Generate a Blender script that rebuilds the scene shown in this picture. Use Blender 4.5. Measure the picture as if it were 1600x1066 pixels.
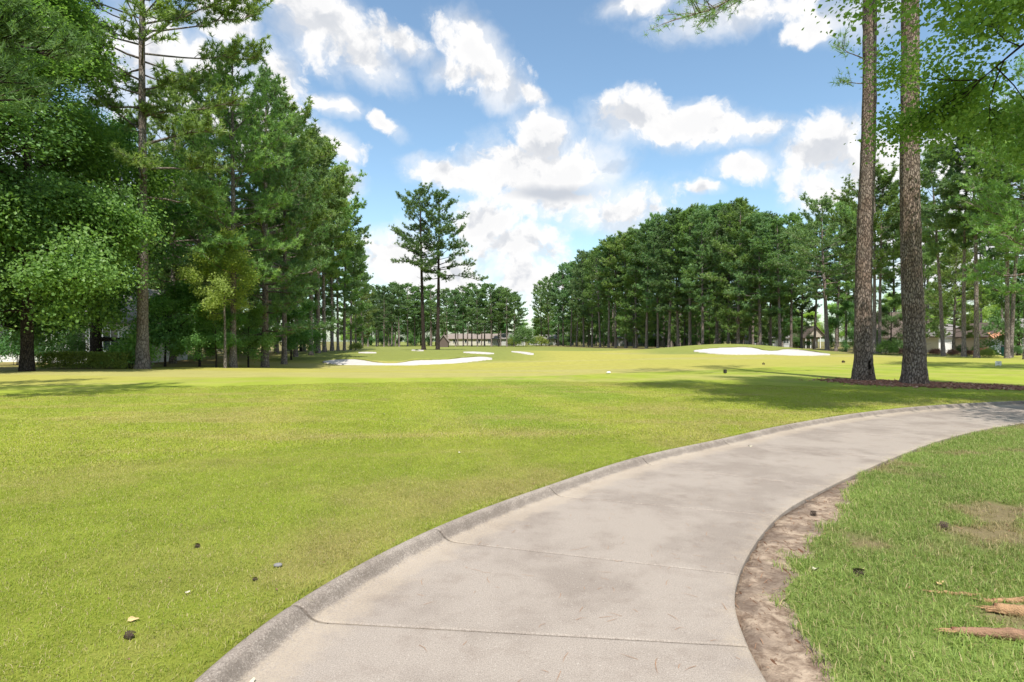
import bpy, bmesh, math, random
import numpy as np
from mathutils import Vector

# ------------------------------------------------------------------ reset
for o in list(bpy.data.objects):
    bpy.data.objects.remove(o, do_unlink=True)
SC = bpy.context.scene
COL = SC.collection
R = math.radians

# ------------------------------------------------------------------ camera
CAM_H = 1.5
FPX = 889.0                       # focal length in photo pixels (1600 wide)
cam_d = bpy.data.cameras.new('camera')
cam_d.sensor_width = 36.0
cam_d.lens = 20.0
cam_d.clip_start = 0.05
cam_d.clip_end = 5000
cam = bpy.data.objects.new('camera', cam_d)
cam.location = (0, 0, CAM_H)
cam.rotation_euler = (R(90), 0, 0)
COL.objects.link(cam)
SC.camera = cam

# ------------------------------------------------------------------ light
SUN_EL, SUN_AZ = 60.0, 176.0       # azimuth clockwise from the view direction (+Y)
SC.view_settings.view_transform = 'Standard'
SC.view_settings.look = 'None'
SC.view_settings.gamma = 1.0
SC.view_settings.use_curve_mapping = False
SC.view_settings.exposure = 0.60
sd = bpy.data.lights.new('sun', 'SUN')
sd.energy = 4.4
sd.angle = R(0.6)
sd.color = (1.0, 0.955, 0.88)
sun = bpy.data.objects.new('sun', sd)
dirv = Vector((math.sin(R(SUN_AZ)) * math.cos(R(SUN_EL)), math.cos(R(SUN_AZ)) * math.cos(R(SUN_EL)), math.sin(R(SUN_EL))))
sun.rotation_euler = dirv.to_track_quat('Z', 'Y').to_euler()
sun.location = (20, 0, 60)
COL.objects.link(sun)


class NT:
    """small helper for node trees"""
    def __init__(s, tree):
        s.t = tree; s.n = tree.nodes; s.l = tree.links

    def node(s, kind, ins=None, **props):
        nd = s.n.new(kind)
        for k, v in props.items():
            setattr(nd, k, v)
        if ins:
            for k, v in ins.items():
                s.put(nd.inputs[k], v)
        return nd

    def put(s, sock, v):
        if isinstance(v, bpy.types.NodeSocket):
            s.l.new(v, sock)
        else:
            sock.default_value = v

    def m(s, op, a, b=0.0, c=None, clamp=False):
        nd = s.n.new('ShaderNodeMath'); nd.operation = op; nd.use_clamp = clamp
        s.put(nd.inputs[0], a); s.put(nd.inputs[1], b)
        if c is not None: s.put(nd.inputs[2], c)
        return nd.outputs[0]

    def dot(s, a, v):
        nd = s.n.new('ShaderNodeVectorMath'); nd.operation = 'DOT_PRODUCT'
        s.put(nd.inputs[0], a); s.put(nd.inputs[1], v)
        return nd.outputs['Value']

    def vm(s, op, a, b):
        nd = s.n.new('ShaderNodeVectorMath'); nd.operation = op
        s.put(nd.inputs[0], a)
        if op == 'SCALE': s.put(nd.inputs['Scale'], b)
        else: s.put(nd.inputs[1], b)
        return nd.outputs[0]

    def ramp(s, v, a, b, to0=0.0, to1=1.0, smooth=True):
        nd = s.n.new('ShaderNodeMapRange')
        nd.interpolation_type = 'SMOOTHSTEP' if smooth else 'LINEAR'
        s.put(nd.inputs['Value'], v)
        nd.inputs['From Min'].default_value = a; nd.inputs['From Max'].default_value = b
        nd.inputs['To Min'].default_value = to0; nd.inputs['To Max'].default_value = to1
        return nd.outputs[0]

    def mix(s, f, a, b, mode='MIX'):
        nd = s.n.new('ShaderNodeMix'); nd.data_type = 'RGBA'; nd.blend_type = mode
        s.put(nd.inputs[0], f); s.put(nd.inputs[6], a); s.put(nd.inputs[7], b)
        return nd.outputs[2]

    def noise(s, vec, scale, detail=4, rough=0.55, dist=0.0, out=0):
        nd = s.n.new('ShaderNodeTexNoise')
        if vec is not None: s.put(nd.inputs['Vector'], vec)
        nd.inputs['Scale'].default_value = scale; nd.inputs['Detail'].default_value = detail
        nd.inputs['Roughness'].default_value = rough; nd.inputs['Distortion'].default_value = dist
        return nd.outputs[out]


def rgb(r, g, b):
    return (r, g, b, 1.0)


# ------------------------------------------------------------------ world: Nishita sky with cumulus clouds
world = bpy.data.worlds.new('World')
SC.world = world
world.use_nodes = True
W = NT(world.node_tree)
W.n.clear()
sky = W.node('ShaderNodeTexSky', sky_type='NISHITA', sun_disc=False)
sky.sun_elevation = R(SUN_EL)
sky.sun_rotation = R(SUN_AZ)
sky.air_density = 1.0
sky.dust_density = 1.0
sky.ozone_density = 1.0
D = W.node('ShaderNodeTexCoord').outputs['Generated']
# each cloud: photo pixel centre, half width, half height, tilt in degrees (clockwise), weight
CLOUDS = [
    (505, 50, 62, 48, 38, 1), (570, 88, 62, 34, 22, 1), (622, 66, 52, 22, 12, 1), (475, 10, 40, 26, 20, 1),
    (730, 80, 58, 40, 30, 1), (778, 116, 58, 32, 28, 1), (698, 112, 40, 22, 0, .8), (832, 142, 28, 12, 25, .8),
    (435, 130, 42, 44, 10, 1), (440, 185, 34, 44, 0, .9), (505, 228, 52, 24, 12, 1), (515, 165, 36, 14, 8, .75), (590, 188, 34, 12, 20, .7),
    (545, 290, 26, 26, 40, .9), (360, 40, 42, 60, 0, 1), (330, 110, 55, 50, 0, 1), (385, 200, 60, 50, 0, .8),
    (848, 216, 46, 36, 0, 1.2), (800, 262, 92, 42, 0, 1.1), (884, 266, 74, 48, 0, 1.25), (700, 268, 58, 24, 8, 1), (860, 310, 100, 34, 0, 1),
    (760, 350, 62, 36, 0, 1), (805, 385, 88, 40, 0, 1), (620, 405, 70, 40, 0, 1), (700, 430, 120, 36, 0, 1), (960, 330, 85, 30, 0, .9), (820, 440, 60, 50, 0, .9),
    (1000, 190, 72, 32, 8, 1), (1080, 205, 90, 32, 3, 1), (1175, 205, 60, 20, 3, .9), (1170, 264, 42, 20, 0, .9), (1100, 305, 22, 9, 0, .8),
    (1290, 230, 62, 42, 0, 1.05), (1380, 250, 80, 52, 0, 1), (1285, 285, 52, 34, 20, 1), (1460, 215, 48, 26, 0, .85), (1010, 12, 60, 16, 0, .65), (1170, 22, 110, 24, 0, .7), (1300, 40, 60, 24, 0, .72),
    (1500, 380, 110, 80, 0, .9), (1560, 250, 60, 60, 0, .8), (240, 100, 90, 80, 0, .8), (100, 260, 120, 60, 0, .6),
]
warp = W.noise(D, 5.0, 5, 0.6, out=1)
Dw = W.vm('ADD', D, W.vm('SCALE', W.vm('SUBTRACT', warp, (0.5, 0.5, 0.5)), 0.085))
field = None
for (px, py, a, b, tilt, wt) in CLOUDS:
    c = Vector(((px - 800) / FPX, 1.0, (533 - py) / FPX)); k = c.length; c.normalize()
    rt = c.cross(Vector((0, 0, 1))).normalized(); up = rt.cross(c).normalized()
    ct, st = math.cos(R(-tilt)), math.sin(R(-tilt))
    e1 = rt * ct + up * st; e2 = -rt * st + up * ct
    sa, sb = 1.12 * a / FPX / k, 1.12 * b / FPX / k
    x = W.m('MULTIPLY', W.dot(W.vm('SUBTRACT', Dw, tuple(c)), tuple(e1)), 1 / sa)
    y = W.m('MULTIPLY', W.dot(W.vm('SUBTRACT', Dw, tuple(c)), tuple(e2)), 1 / sb)
    q = W.m('SQRT', W.m('ADD', W.m('MULTIPLY', x, x), W.m('MULTIPLY', y, y)))
    f = W.m('SUBTRACT', wt, W.m('MULTIPLY', q, wt))
    fwd = f if field is not None else f
    field = f if field is None else W.m('SMOOTH_MAX', field, f, 0.12)
# the same kind of cloud everywhere else
cen = W.dot(D, (0, 0.966, 0.259))
away = W.ramp(cen, 0.83, 0.70)
gen = W.m('SUBTRACT', W.m('MULTIPLY', W.m('SUBTRACT', W.noise(W.vm('ADD', D, (3.1, 0.4, 1.7)), 4.2, 3, 0.5), 0.5), 5.0), 0.22)
gen = W.m('SUBTRACT', gen, W.m('MULTIPLY', W.m('SUBTRACT', 1.0, away), 6.0))
field = W.m('MAXIMUM', W.m('MAXIMUM', field, -1.0), gen)
n1 = W.noise(Dw, 15.0, 9, 0.58)
n2 = W.noise(W.vm('ADD', Dw, (0.0, 0.0, 0.030)), 15.0, 7, 0.52)
n3 = W.noise(Dw, 44.0, 6, 0.62)
dens = W.m('ADD', W.m('ADD', field, W.m('MULTIPLY', W.m('SUBTRACT', n1, 0.5), 2.4)), W.m('MULTIPLY', W.m('SUBTRACT', n3, 0.5), 0.9))
alpha = W.ramp(dens, -0.10, 0.50)
wisp = W.m('MULTIPLY', W.ramp(W.m('ADD', field, W.m('MULTIPLY', W.m('SUBTRACT', W.noise(Dw, 7.0, 6, 0.62), 0.5), 2.4)), -0.45, 0.7), 0.75)
alpha = W.m('MAXIMUM', alpha, wisp)
# undersides greyer: where the cloud is thicker above than here
lit = W.m('SUBTRACT', n1, n2)
core = W.ramp(dens, 0.25, 1.05)
shade = W.m('ADD', W.m('MULTIPLY', W.ramp(lit, 0.0, -0.14), 0.55), W.m('MULTIPLY', core, 0.20), clamp=True)
# the one flat grey base in the big cloud
gb = Vector(((862 - 800) / FPX, 1, (533 - 299) / FPX)).normalized()
gx = W.m('MULTIPLY', W.dot(W.vm('SUBTRACT', Dw, tuple(gb)), (1, 0, 0)), 10.5)
gz = W.m('MULTIPLY', W.dot(W.vm('SUBTRACT', Dw, tuple(gb)), (0, -0.25, 0.97)), 44)
gq = W.m('SQRT', W.m('ADD', W.m('MULTIPLY', gx, gx), W.m('MULTIPLY', gz, gz)))
shade = W.m('MAXIMUM', shade, W.ramp(gq, 1.2, 0.2, 0.0, 0.9))
ccol = W.mix(shade, rgb(1.0, 0.99, 0.98), rgb(0.54, 0.58, 0.65))
skys = W.node('ShaderNodeBackground', {'Color': W.mix(1.0, sky.outputs[0], rgb(0.97, 1.06, 1.01), 'MULTIPLY'), 'Strength': 0.142})
cld = W.node('ShaderNodeBackground', {'Color': ccol, 'Strength': 0.70})
# clouds thin out below the horizon
dz = W.node('ShaderNodeSeparateXYZ', {0: D}).outputs[2]
alpha = W.m('MULTIPLY', alpha, W.ramp(dz, -0.02, 0.02))
mixw = W.node('ShaderNodeMixShader', {0: alpha, 1: skys.outputs[0], 2: cld.outputs[0]})
W.node('ShaderNodeOutputWorld', {'Surface': mixw.outputs[0]})
world.cycles.sampling_method = 'MANUAL'
world.cycles.sample_map_resolution = 512

# ------------------------------------------------------------------ numeric helpers
def hash2(ix, iy, seed):
    n = (ix.astype(np.int64) * 374761393 + iy.astype(np.int64) * 668265263 + seed * 1442695041) & 0x7fffffff
    n = ((n ^ (n >> 13)) * 1274126177) & 0x7fffffff
    n = (n ^ (n >> 16)) & 0xffff
    return n / 65535.0


def vnoise(x, y, seed=0):
    ix, iy = np.floor(x), np.floor(y)
    fx, fy = x - ix, y - iy
    fx = fx * fx * (3 - 2 * fx); fy = fy * fy * (3 - 2 * fy)
    a = hash2(ix, iy, seed); b = hash2(ix + 1, iy, seed); c = hash2(ix, iy + 1, seed); d = hash2(ix + 1, iy + 1, seed)
    return (a * (1 - fx) + b * fx) * (1 - fy) + (c * (1 - fx) + d * fx) * fy


def fbm(x, y, sc, seed=0, oct=4):
    v = 0; amp = 0.5; tot = 0
    for k in range(oct):
        v = v + amp * vnoise(x * sc + 17.3 * k, y * sc - 9.1 * k, seed + k); tot += amp; amp *= 0.55; sc *= 2.07
    return v / tot


def sstep(a, b, x):
    t = np.clip((x - a) / (b - a), 0, 1)
    return t * t * (3 - 2 * t)


def catmull(P, n):
    P = np.array(P, float); out = []
    Q = np.vstack([2 * P[0] - P[1], P, 2 * P[-1] - P[-2]])
    for i in range(len(P) - 1):
        p0, p1, p2, p3 = Q[i:i + 4]
        for k in range(n):
            t = k / n
            out.append(0.5 * (2 * p1 + (p2 - p0) * t + (2 * p0 - 5 * p1 + 4 * p2 - p3) * t * t + (3 * p1 - p0 - 3 * p2 + p3) * t ** 3))
    out.append(P[-1])
    return np.array(out)


# ------------------------------------------------------------------ cart path outline (ground metres, from the photograph's edges)
PATH_L = [(-1.4, -6), (-1.4, -3.6), (-1.42, -1.4), (-1.42, 0.4), (-1.38, 1.9), (-1.204, 3.058), (-0.62, 4.307), (0.30, 5.556), (1.53, 6.99), (2.98, 8.24),
          (4.61, 9.65), (6.75, 11.2), (9.0, 12.45), (12.0, 13.5), (15.3, 14.1), (18.6, 14.3), (22, 14.2), (27, 13.7)]
PATH_R = [(1.15, -6), (1.15, -3.6), (1.12, -1.4), (1.10, 0.3), (1.09, 1.6), (1.165, 2.8), (1.46, 3.66), (2.28, 4.88), (3.26, 5.87), (4.9, 7.33),
          (6.65, 8.75), (8.55, 10.0), (10.4, 10.85), (13.0, 11.5), (15.9, 11.85), (18.7, 11.95), (21.8, 11.85), (26.3, 11.4)]
NSEG = 14
LP = catmull(PATH_L, NSEG); RP = catmull(PATH_R, NSEG)


def seg_dist(x, y, P):
    best = np.full(x.shape, 1e9); side = np.zeros(x.shape)
    for i in range(len(P) - 1):
        ax, ay = P[i]; bx, by = P[i + 1]
        dx, dy = bx - ax, by - ay
        t = np.clip(((x - ax) * dx + (y - ay) * dy) / (dx * dx + dy * dy), 0, 1)
        d = np.hypot(x - ax - t * dx, y - ay - t * dy)
        s = dx * (y - ay) - dy * (x - ax)
        m = d < best
        best = np.where(m, d, best); side = np.where(m, s, side)
    return best * np.sign(side)          # + on the left of the direction of travel


LPc = LP[::2]; RPc = RP[::2]


def path_dist(x, y):
    """dl: distance outside the left edge (+ = lawn), dr: distance outside the right edge (+ = rough)"""
    x = np.asarray(x, float); y = np.asarray(y, float)
    dl = np.full(x.shape, 1e3); dr = np.full(x.shape, 1e3)
    m = (x > -14) & (x < 32) & (y > -8) & (y < 26)
    if m.any():
        dl[m] = seg_dist(x[m], y[m], LPc); dr[m] = -seg_dist(x[m], y[m], RPc)
    return dl, dr


def G(x, y, cx, cy, sx, sy, a):
    return a * np.exp(-((x - cx) / sx) ** 2 - ((y - cy) / sy) ** 2)


def Hbase(x, y):
    x = np.asarray(x, float); y = np.asarray(y, float)
    z = G(x, y, -9, 43, 16, 7.5, -0.62) + G(x, y, -9, 70, 20, 12, 0.42) + G(x, y, 27, 70.5, 10.5, 5.5, 1.12)
    z = z + G(x, y, 72, 86, 26, 13, -0.34) + G(x, y, -20, 24, 9, 5, 0.10) + G(x, y, 6, 30, 14, 5, -0.12)
    z = z + 0.10 * (fbm(x, y, 0.07, 5, 2) - 0.5) * sstep(10, 25, np.hypot(x, y)) * sstep(130, 60, y)
    return z


def dirt_mask(x, y, dr):
    """bare soil worn beside the path's inner edge"""
    w = 0.29 * sstep(6.6, 4.6, y) * sstep(-1.0, 2.3, y) + 0.05
    w = w * (0.35 + 1.25 * fbm(x, y, 2.2, 31, 4))
    return sstep(w + 0.07, w - 0.05, dr)


def Hground(x, y):
    z = Hbase(x, y)
    dl, dr = path_dist(x, y)
    left = (dl > 0)
    zl = 0.071 * sstep(6.0, 0.2, dl) + 0.010 * (fbm(x, y, 1.3, 3, 3) - 0.5)
    zr = -0.020 + 0.05 * sstep(0.2, 2.5, dr) * sstep(8, 3, dr) + 0.05 * (fbm(x, y, 0.9, 8, 3) - 0.5) * sstep(0, 0.6, dr) - 0.016 * dirt_mask(x, y, dr) + 0.022 * dirt_mask(x, y, dr) * (fbm(x, y, 4.5, 12, 3) - 0.5)
    under = -0.20
    near = (np.abs(dl) < 900)
    inside = (dl < -0.04) & (dr < -0.03)
    res = np.where(left, zl, np.where(inside, under, np.where(dr > -0.03, zr, zl)))
    return np.where(near, z + res, z)


def ray(px, py):
    """ground point seen at a photo pixel"""
    u, v = (px - 800) / FPX, (533 - py) / FPX
    t = np.concatenate([np.arange(2, 30, 0.05), np.arange(30, 400, 0.25)])
    z = CAM_H + v * t
    h = Hbase(u * t, t)
    i = np.argmax(z <= h)
    if z[i] > h[i]: i = len(t) - 1
    return np.array((u * t[i], t[i], h[i]))


def at(px, Z):
    x = (px - 800) / FPX * Z
    return (x, Z, float(Hground(np.array([x]), np.array([Z]))[0]))


# ------------------------------------------------------------------ mesh helpers
def new_mesh(name, verts, faces_list, mats, mat_idx=None, smooth=False, attrs=None):
    """faces_list: list of int arrays (n,k)"""
    me = bpy.data.meshes.new(name)
    verts = np.asarray(verts, np.float32)
    me.vertices.add(len(verts)); me.vertices.foreach_set('co', verts.ravel())
    loops = np.concatenate([f.ravel() for f in faces_list]).astype(np.int32)
    sizes = np.concatenate([np.full(len(f), f.shape[1], np.int32) for f in faces_list])
    starts = np.concatenate([[0], np.cumsum(sizes)[:-1]]).astype(np.int32)
    me.loops.add(len(loops)); me.loops.foreach_set('vertex_index', loops)
    me.polygons.add(len(sizes)); me.polygons.foreach_set('loop_start', starts); me.polygons.foreach_set('loop_total', sizes)
    for m in mats: me.materials.append(m)
    if mat_idx is not None:
        me.polygons.foreach_set('material_index', np.concatenate([np.full(len(f), i, np.int32) for f, i in zip(faces_list, mat_idx)]))
    if smooth is True or smooth is False:
        me.polygons.foreach_set('use_smooth', np.full(len(sizes), smooth))
    else:
        me.polygons.foreach_set('use_smooth', np.concatenate([np.full(len(f), s) for f, s in zip(faces_list, smooth)]))
    if attrs:
        for k, (typ, arr) in attrs.items():
            a = me.attributes.new(k, typ, 'POINT')
            a.data.foreach_set('value' if typ == 'FLOAT' else 'vector' if typ == 'FLOAT_VECTOR' else 'color', np.asarray(arr, np.float32).ravel())
    me.update(calc_edges=True)
    return me


def link(name, data, parent=None, loc=None, rz=0.0, label=None, cat=None, group=None, kind=None, scale=None):
    o = bpy.data.objects.new(name, data)
    COL.objects.link(o)
    if parent: o.parent = parent
    if loc is not None: o.location = loc
    if rz: o.rotation_euler = (0, 0, rz)
    if scale is not None: o.scale = scale
    if label: o['label'] = label
    if cat: o['category'] = cat
    if group: o['group'] = group
    if kind: o['kind'] = kind
    return o


class Geo:
    """collects tubes and boxes"""
    def __init__(s):
        s.v = []; s.q = []; s.t = []; s.n = 0

    def addq(s, v, q):
        s.v.append(np.asarray(v, float)); s.q.append(np.asarray(q, int) + s.n); s.n += len(v)

    def tube(s, P, rad, sides=6, cap=True):
        P = np.asarray(P, float); n = len(P)
        T = np.gradient(P, axis=0); T /= np.linalg.norm(T, axis=1)[:, None] + 1e-9
        ref = np.array([0, 0, 1.0]) if abs(T[0][2]) < 0.8 else np.array([1.0, 0, 0])
        N = np.cross(T, ref); N /= np.linalg.norm(N, axis=1)[:, None] + 1e-9
        B = np.cross(T, N)
        a = np.arange(sides) / sides * 2 * np.pi
        rad = np.asarray(rad, float)
        rad = rad[:, None] if rad.ndim == 1 else rad
        V = P[:, None, :] + (np.cos(a)[None, :, None] * N[:, None, :] + np.sin(a)[None, :, None] * B[:, None, :]) * rad[:, :, None]
        i = np.arange(n - 1)[:, None] * sides; j = np.arange(sides)[None, :]; k = (j + 1) % sides
        q = np.stack([i + j, i + k, i + sides + k, i + sides + j], -1).reshape(-1, 4)
        s.addq(V.reshape(-1, 3), q)

    def box(s, x0, x1, y0, y1, z0, z1):
        v = [(x0, y0, z0), (x1, y0, z0), (x1, y1, z0), (x0, y1, z0), (x0, y0, z1), (x1, y0, z1), (x1, y1, z1), (x0, y1, z1)]
        s.addq(v, [(0, 3, 2, 1), (4, 5, 6, 7), (0, 1, 5, 4), (1, 2, 6, 5), (2, 3, 7, 6), (3, 0, 4, 7)])

    def mesh(s, name, mat, smooth=False):
        return new_mesh(name, np.vstack(s.v), [np.vstack(s.q)], [mat], smooth=smooth)


ORD = ['first', 'second', 'third', 'fourth', 'fifth', 'sixth', 'seventh', 'eighth', 'ninth', 'tenth', 'eleventh', 'twelfth', 'thirteenth', 'fourteenth', 'fifteenth',
       'sixteenth', 'seventeenth', 'eighteenth', 'nineteenth', 'twentieth', 'twenty-first', 'twenty-second', 'twenty-third', 'twenty-fourth', 'twenty-fifth',
       'twenty-sixth', 'twenty-seventh', 'twenty-eighth', 'twenty-ninth', 'thirtieth']


# ------------------------------------------------------------------ materials
def material(name):
    m = bpy.data.materials.new(name); m.use_nodes = True
    t = NT(m.node_tree); t.n.clear()
    return m, t


def finish(t, bsdf):
    t.node('ShaderNodeOutputMaterial', {'Surface': bsdf})


def bumpn(t, h, strength, dist):
    return t.node('ShaderNodeBump', {'Height': h, 'Strength': strength, 'Distance': dist}).outputs[0]


def principled(t, color, rough=0.8, normal=None, spec=0.3):
    ins = {'Base Color': color, 'Roughness': rough, 'Specular IOR Level': spec}
    if normal is not None: ins['Normal'] = normal
    return t.node('ShaderNodeBsdfPrincipled', ins).outputs[0]


def leaf_material(name, ca, cb, cc, trans=0.35, rough=0.5, tcol=(1.25, 1.35, 0.7)):
    """ca..cb by leaf clump, a few cc; whole trees differ a little"""
    m, t = material(name)
    tint = t.node('ShaderNodeAttribute', attribute_name='tint').outputs['Fac']
    oi = t.node('ShaderNodeObjectInfo').outputs['Random']
    c = t.mix(tint, rgb(*ca), rgb(*cb))
    c = t.mix(t.ramp(tint, 0.90, 1.0), c, rgb(*cc))
    hs = t.node('ShaderNodeHueSaturation', {'Color': c, 'Hue': t.ramp(oi, 0, 1, 0.478, 0.515, False), 'Value': t.ramp(t.m('FRACT', t.m('MULTIPLY', oi, 7.31)), 0, 1, 0.78, 1.36, False), 'Saturation': 0.97})
    c = hs.outputs[0]
    p = principled(t, c, rough, spec=0.22)
    tr = t.node('ShaderNodeBsdfTranslucent', {'Color': t.mix(1.0, c, rgb(*tcol), 'MULTIPLY')})
    mx = t.node('ShaderNodeMixShader', {0: trans, 1: p, 2: tr.outputs[0]})
    finish(t, mx.outputs[0])
    return m


def bark_material(name, dark, mid, light, sc=1.0, plates=True):
    m, t = material(name)
    co = t.node('ShaderNodeTexCoord').outputs['Object']
    sx = t.node('ShaderNodeMapping', {'Vector': co, 'Scale': (1, 1, 0.32)}).outputs[0]
    wob = t.vm('ADD', sx, t.vm('SCALE', t.noise(sx, 14 * sc, 4, 0.7, out=1), 0.09))
    v = t.node('ShaderNodeTexVoronoi', {'Vector': wob, 'Scale': 18.0 * sc}, feature='DISTANCE_TO_EDGE').outputs['Distance']
    cell = t.node('ShaderNodeTexVoronoi', {'Vector': wob, 'Scale': 18.0 * sc}, feature='F1').outputs['Color']
    n = t.noise(co, 26 * sc, 5, 0.65)
    big = t.noise(co, 0.9, 3, 0.6)
    crack = t.ramp(t.m('ADD', v, t.m('MULTIPLY', t.m('SUBTRACT', n, 0.5), 0.22)), -0.02, 0.22)
    c = t.mix(n, rgb(*mid), rgb(*light))
    c = t.mix(t.m('MULTIPLY', t.node('ShaderNodeSeparateXYZ', {0: cell}).outputs[0], 0.55), c, rgb(*mid))
    c = t.mix(t.ramp(big, 0.42, 0.62, 0.0, 0.55), c, rgb(mid[0] * 1.05, mid[1] * 0.86, mid[2] * 0.72))
    c = t.mix(crack, rgb(*dark), c)
    h = t.m('ADD', t.m('MULTIPLY', crack, 0.8), t.m('MULTIPLY', n, 0.35))
    finish(t, principled(t, c, 0.92, bumpn(t, h, 0.9, 0.035), 0.12))
    return m


def plain(name, c, rough=0.7, var=0.25, sc=6.0, bump=0.0, spec=0.3):
    m, t = material(name)
    co = t.node('ShaderNodeTexCoord').outputs['Object']
    n = t.noise(co, sc, 5, 0.6)
    col = t.mix(n, rgb(*[k * (1 - var) for k in c]), rgb(*[min(1, k * (1 + var)) for k in c]))
    finish(t, principled(t, col, rough, bumpn(t, t.noise(co, sc * 6, 4, 0.6), bump, 0.02) if bump else None, spec))
    return m


M = {}
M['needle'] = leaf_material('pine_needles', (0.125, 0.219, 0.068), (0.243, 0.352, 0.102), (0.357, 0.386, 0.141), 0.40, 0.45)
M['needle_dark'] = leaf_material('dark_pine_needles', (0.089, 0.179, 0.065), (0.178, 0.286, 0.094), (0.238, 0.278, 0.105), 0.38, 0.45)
M['needle_blue'] = leaf_material('distant_pine_needles', (0.102, 0.187, 0.085), (0.190, 0.293, 0.116), (0.238, 0.278, 0.128), 0.38, 0.5)
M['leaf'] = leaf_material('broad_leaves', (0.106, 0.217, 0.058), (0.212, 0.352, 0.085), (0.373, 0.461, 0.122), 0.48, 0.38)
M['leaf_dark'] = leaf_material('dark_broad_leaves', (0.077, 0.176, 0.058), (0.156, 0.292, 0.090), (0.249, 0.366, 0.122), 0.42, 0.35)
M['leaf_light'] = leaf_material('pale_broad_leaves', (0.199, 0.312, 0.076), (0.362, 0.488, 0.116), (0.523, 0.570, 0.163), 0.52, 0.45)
M['leaf_hedge'] = leaf_material('hedge_leaves', (0.121, 0.181, 0.042), (0.248, 0.296, 0.054), (0.363, 0.351, 0.085), 0.40, 0.4)
M['leaf_red'] = leaf_material('reddish_leaves', (0.170, 0.085, 0.060), (0.314, 0.157, 0.109), (0.363, 0.217, 0.145), 0.40, 0.5)
M['bark'] = bark_material('pine_bark', (0.075, 0.054, 0.044), (0.235, 0.180, 0.148), (0.44, 0.365, 0.315), 1.0)
M['bark_far'] = bark_material('stand_pine_bark', (0.095, 0.078, 0.070), (0.250, 0.208, 0.185), (0.38, 0.33, 0.30), 0.6)
M['bark_dark'] = bark_material('dark_bark', (0.018, 0.014, 0.012), (0.055, 0.043, 0.036), (0.11, 0.09, 0.075), 0.9)
M['bark_grey'] = bark_material('grey_bark', (0.08, 0.066, 0.058), (0.22, 0.19, 0.17), (0.36, 0.32, 0.29), 0.8)
M['twig'] = plain('twigs', (0.10, 0.075, 0.055), 0.9, 0.3)

# ------------------------------------------------------------------ turf colour (what the grass itself is like, by place)
def lin(r, g, b):
    f = lambda c: ((c / 255 + 0.055) / 1.055) ** 2.4 if c > 10 else c / 255 / 12.92
    return np.array([f(r), f(g), f(b)])


FAIR_EDGE = [(-400, 612), (0, 606), (300, 594), (430, 589), (600, 592), (760, 589), (880, 587), (1000, 582), (1150, 577), (1330, 571), (1700, 566)]
_fe = np.array([ray(*p)[:2] for p in FAIR_EDGE])


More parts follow.
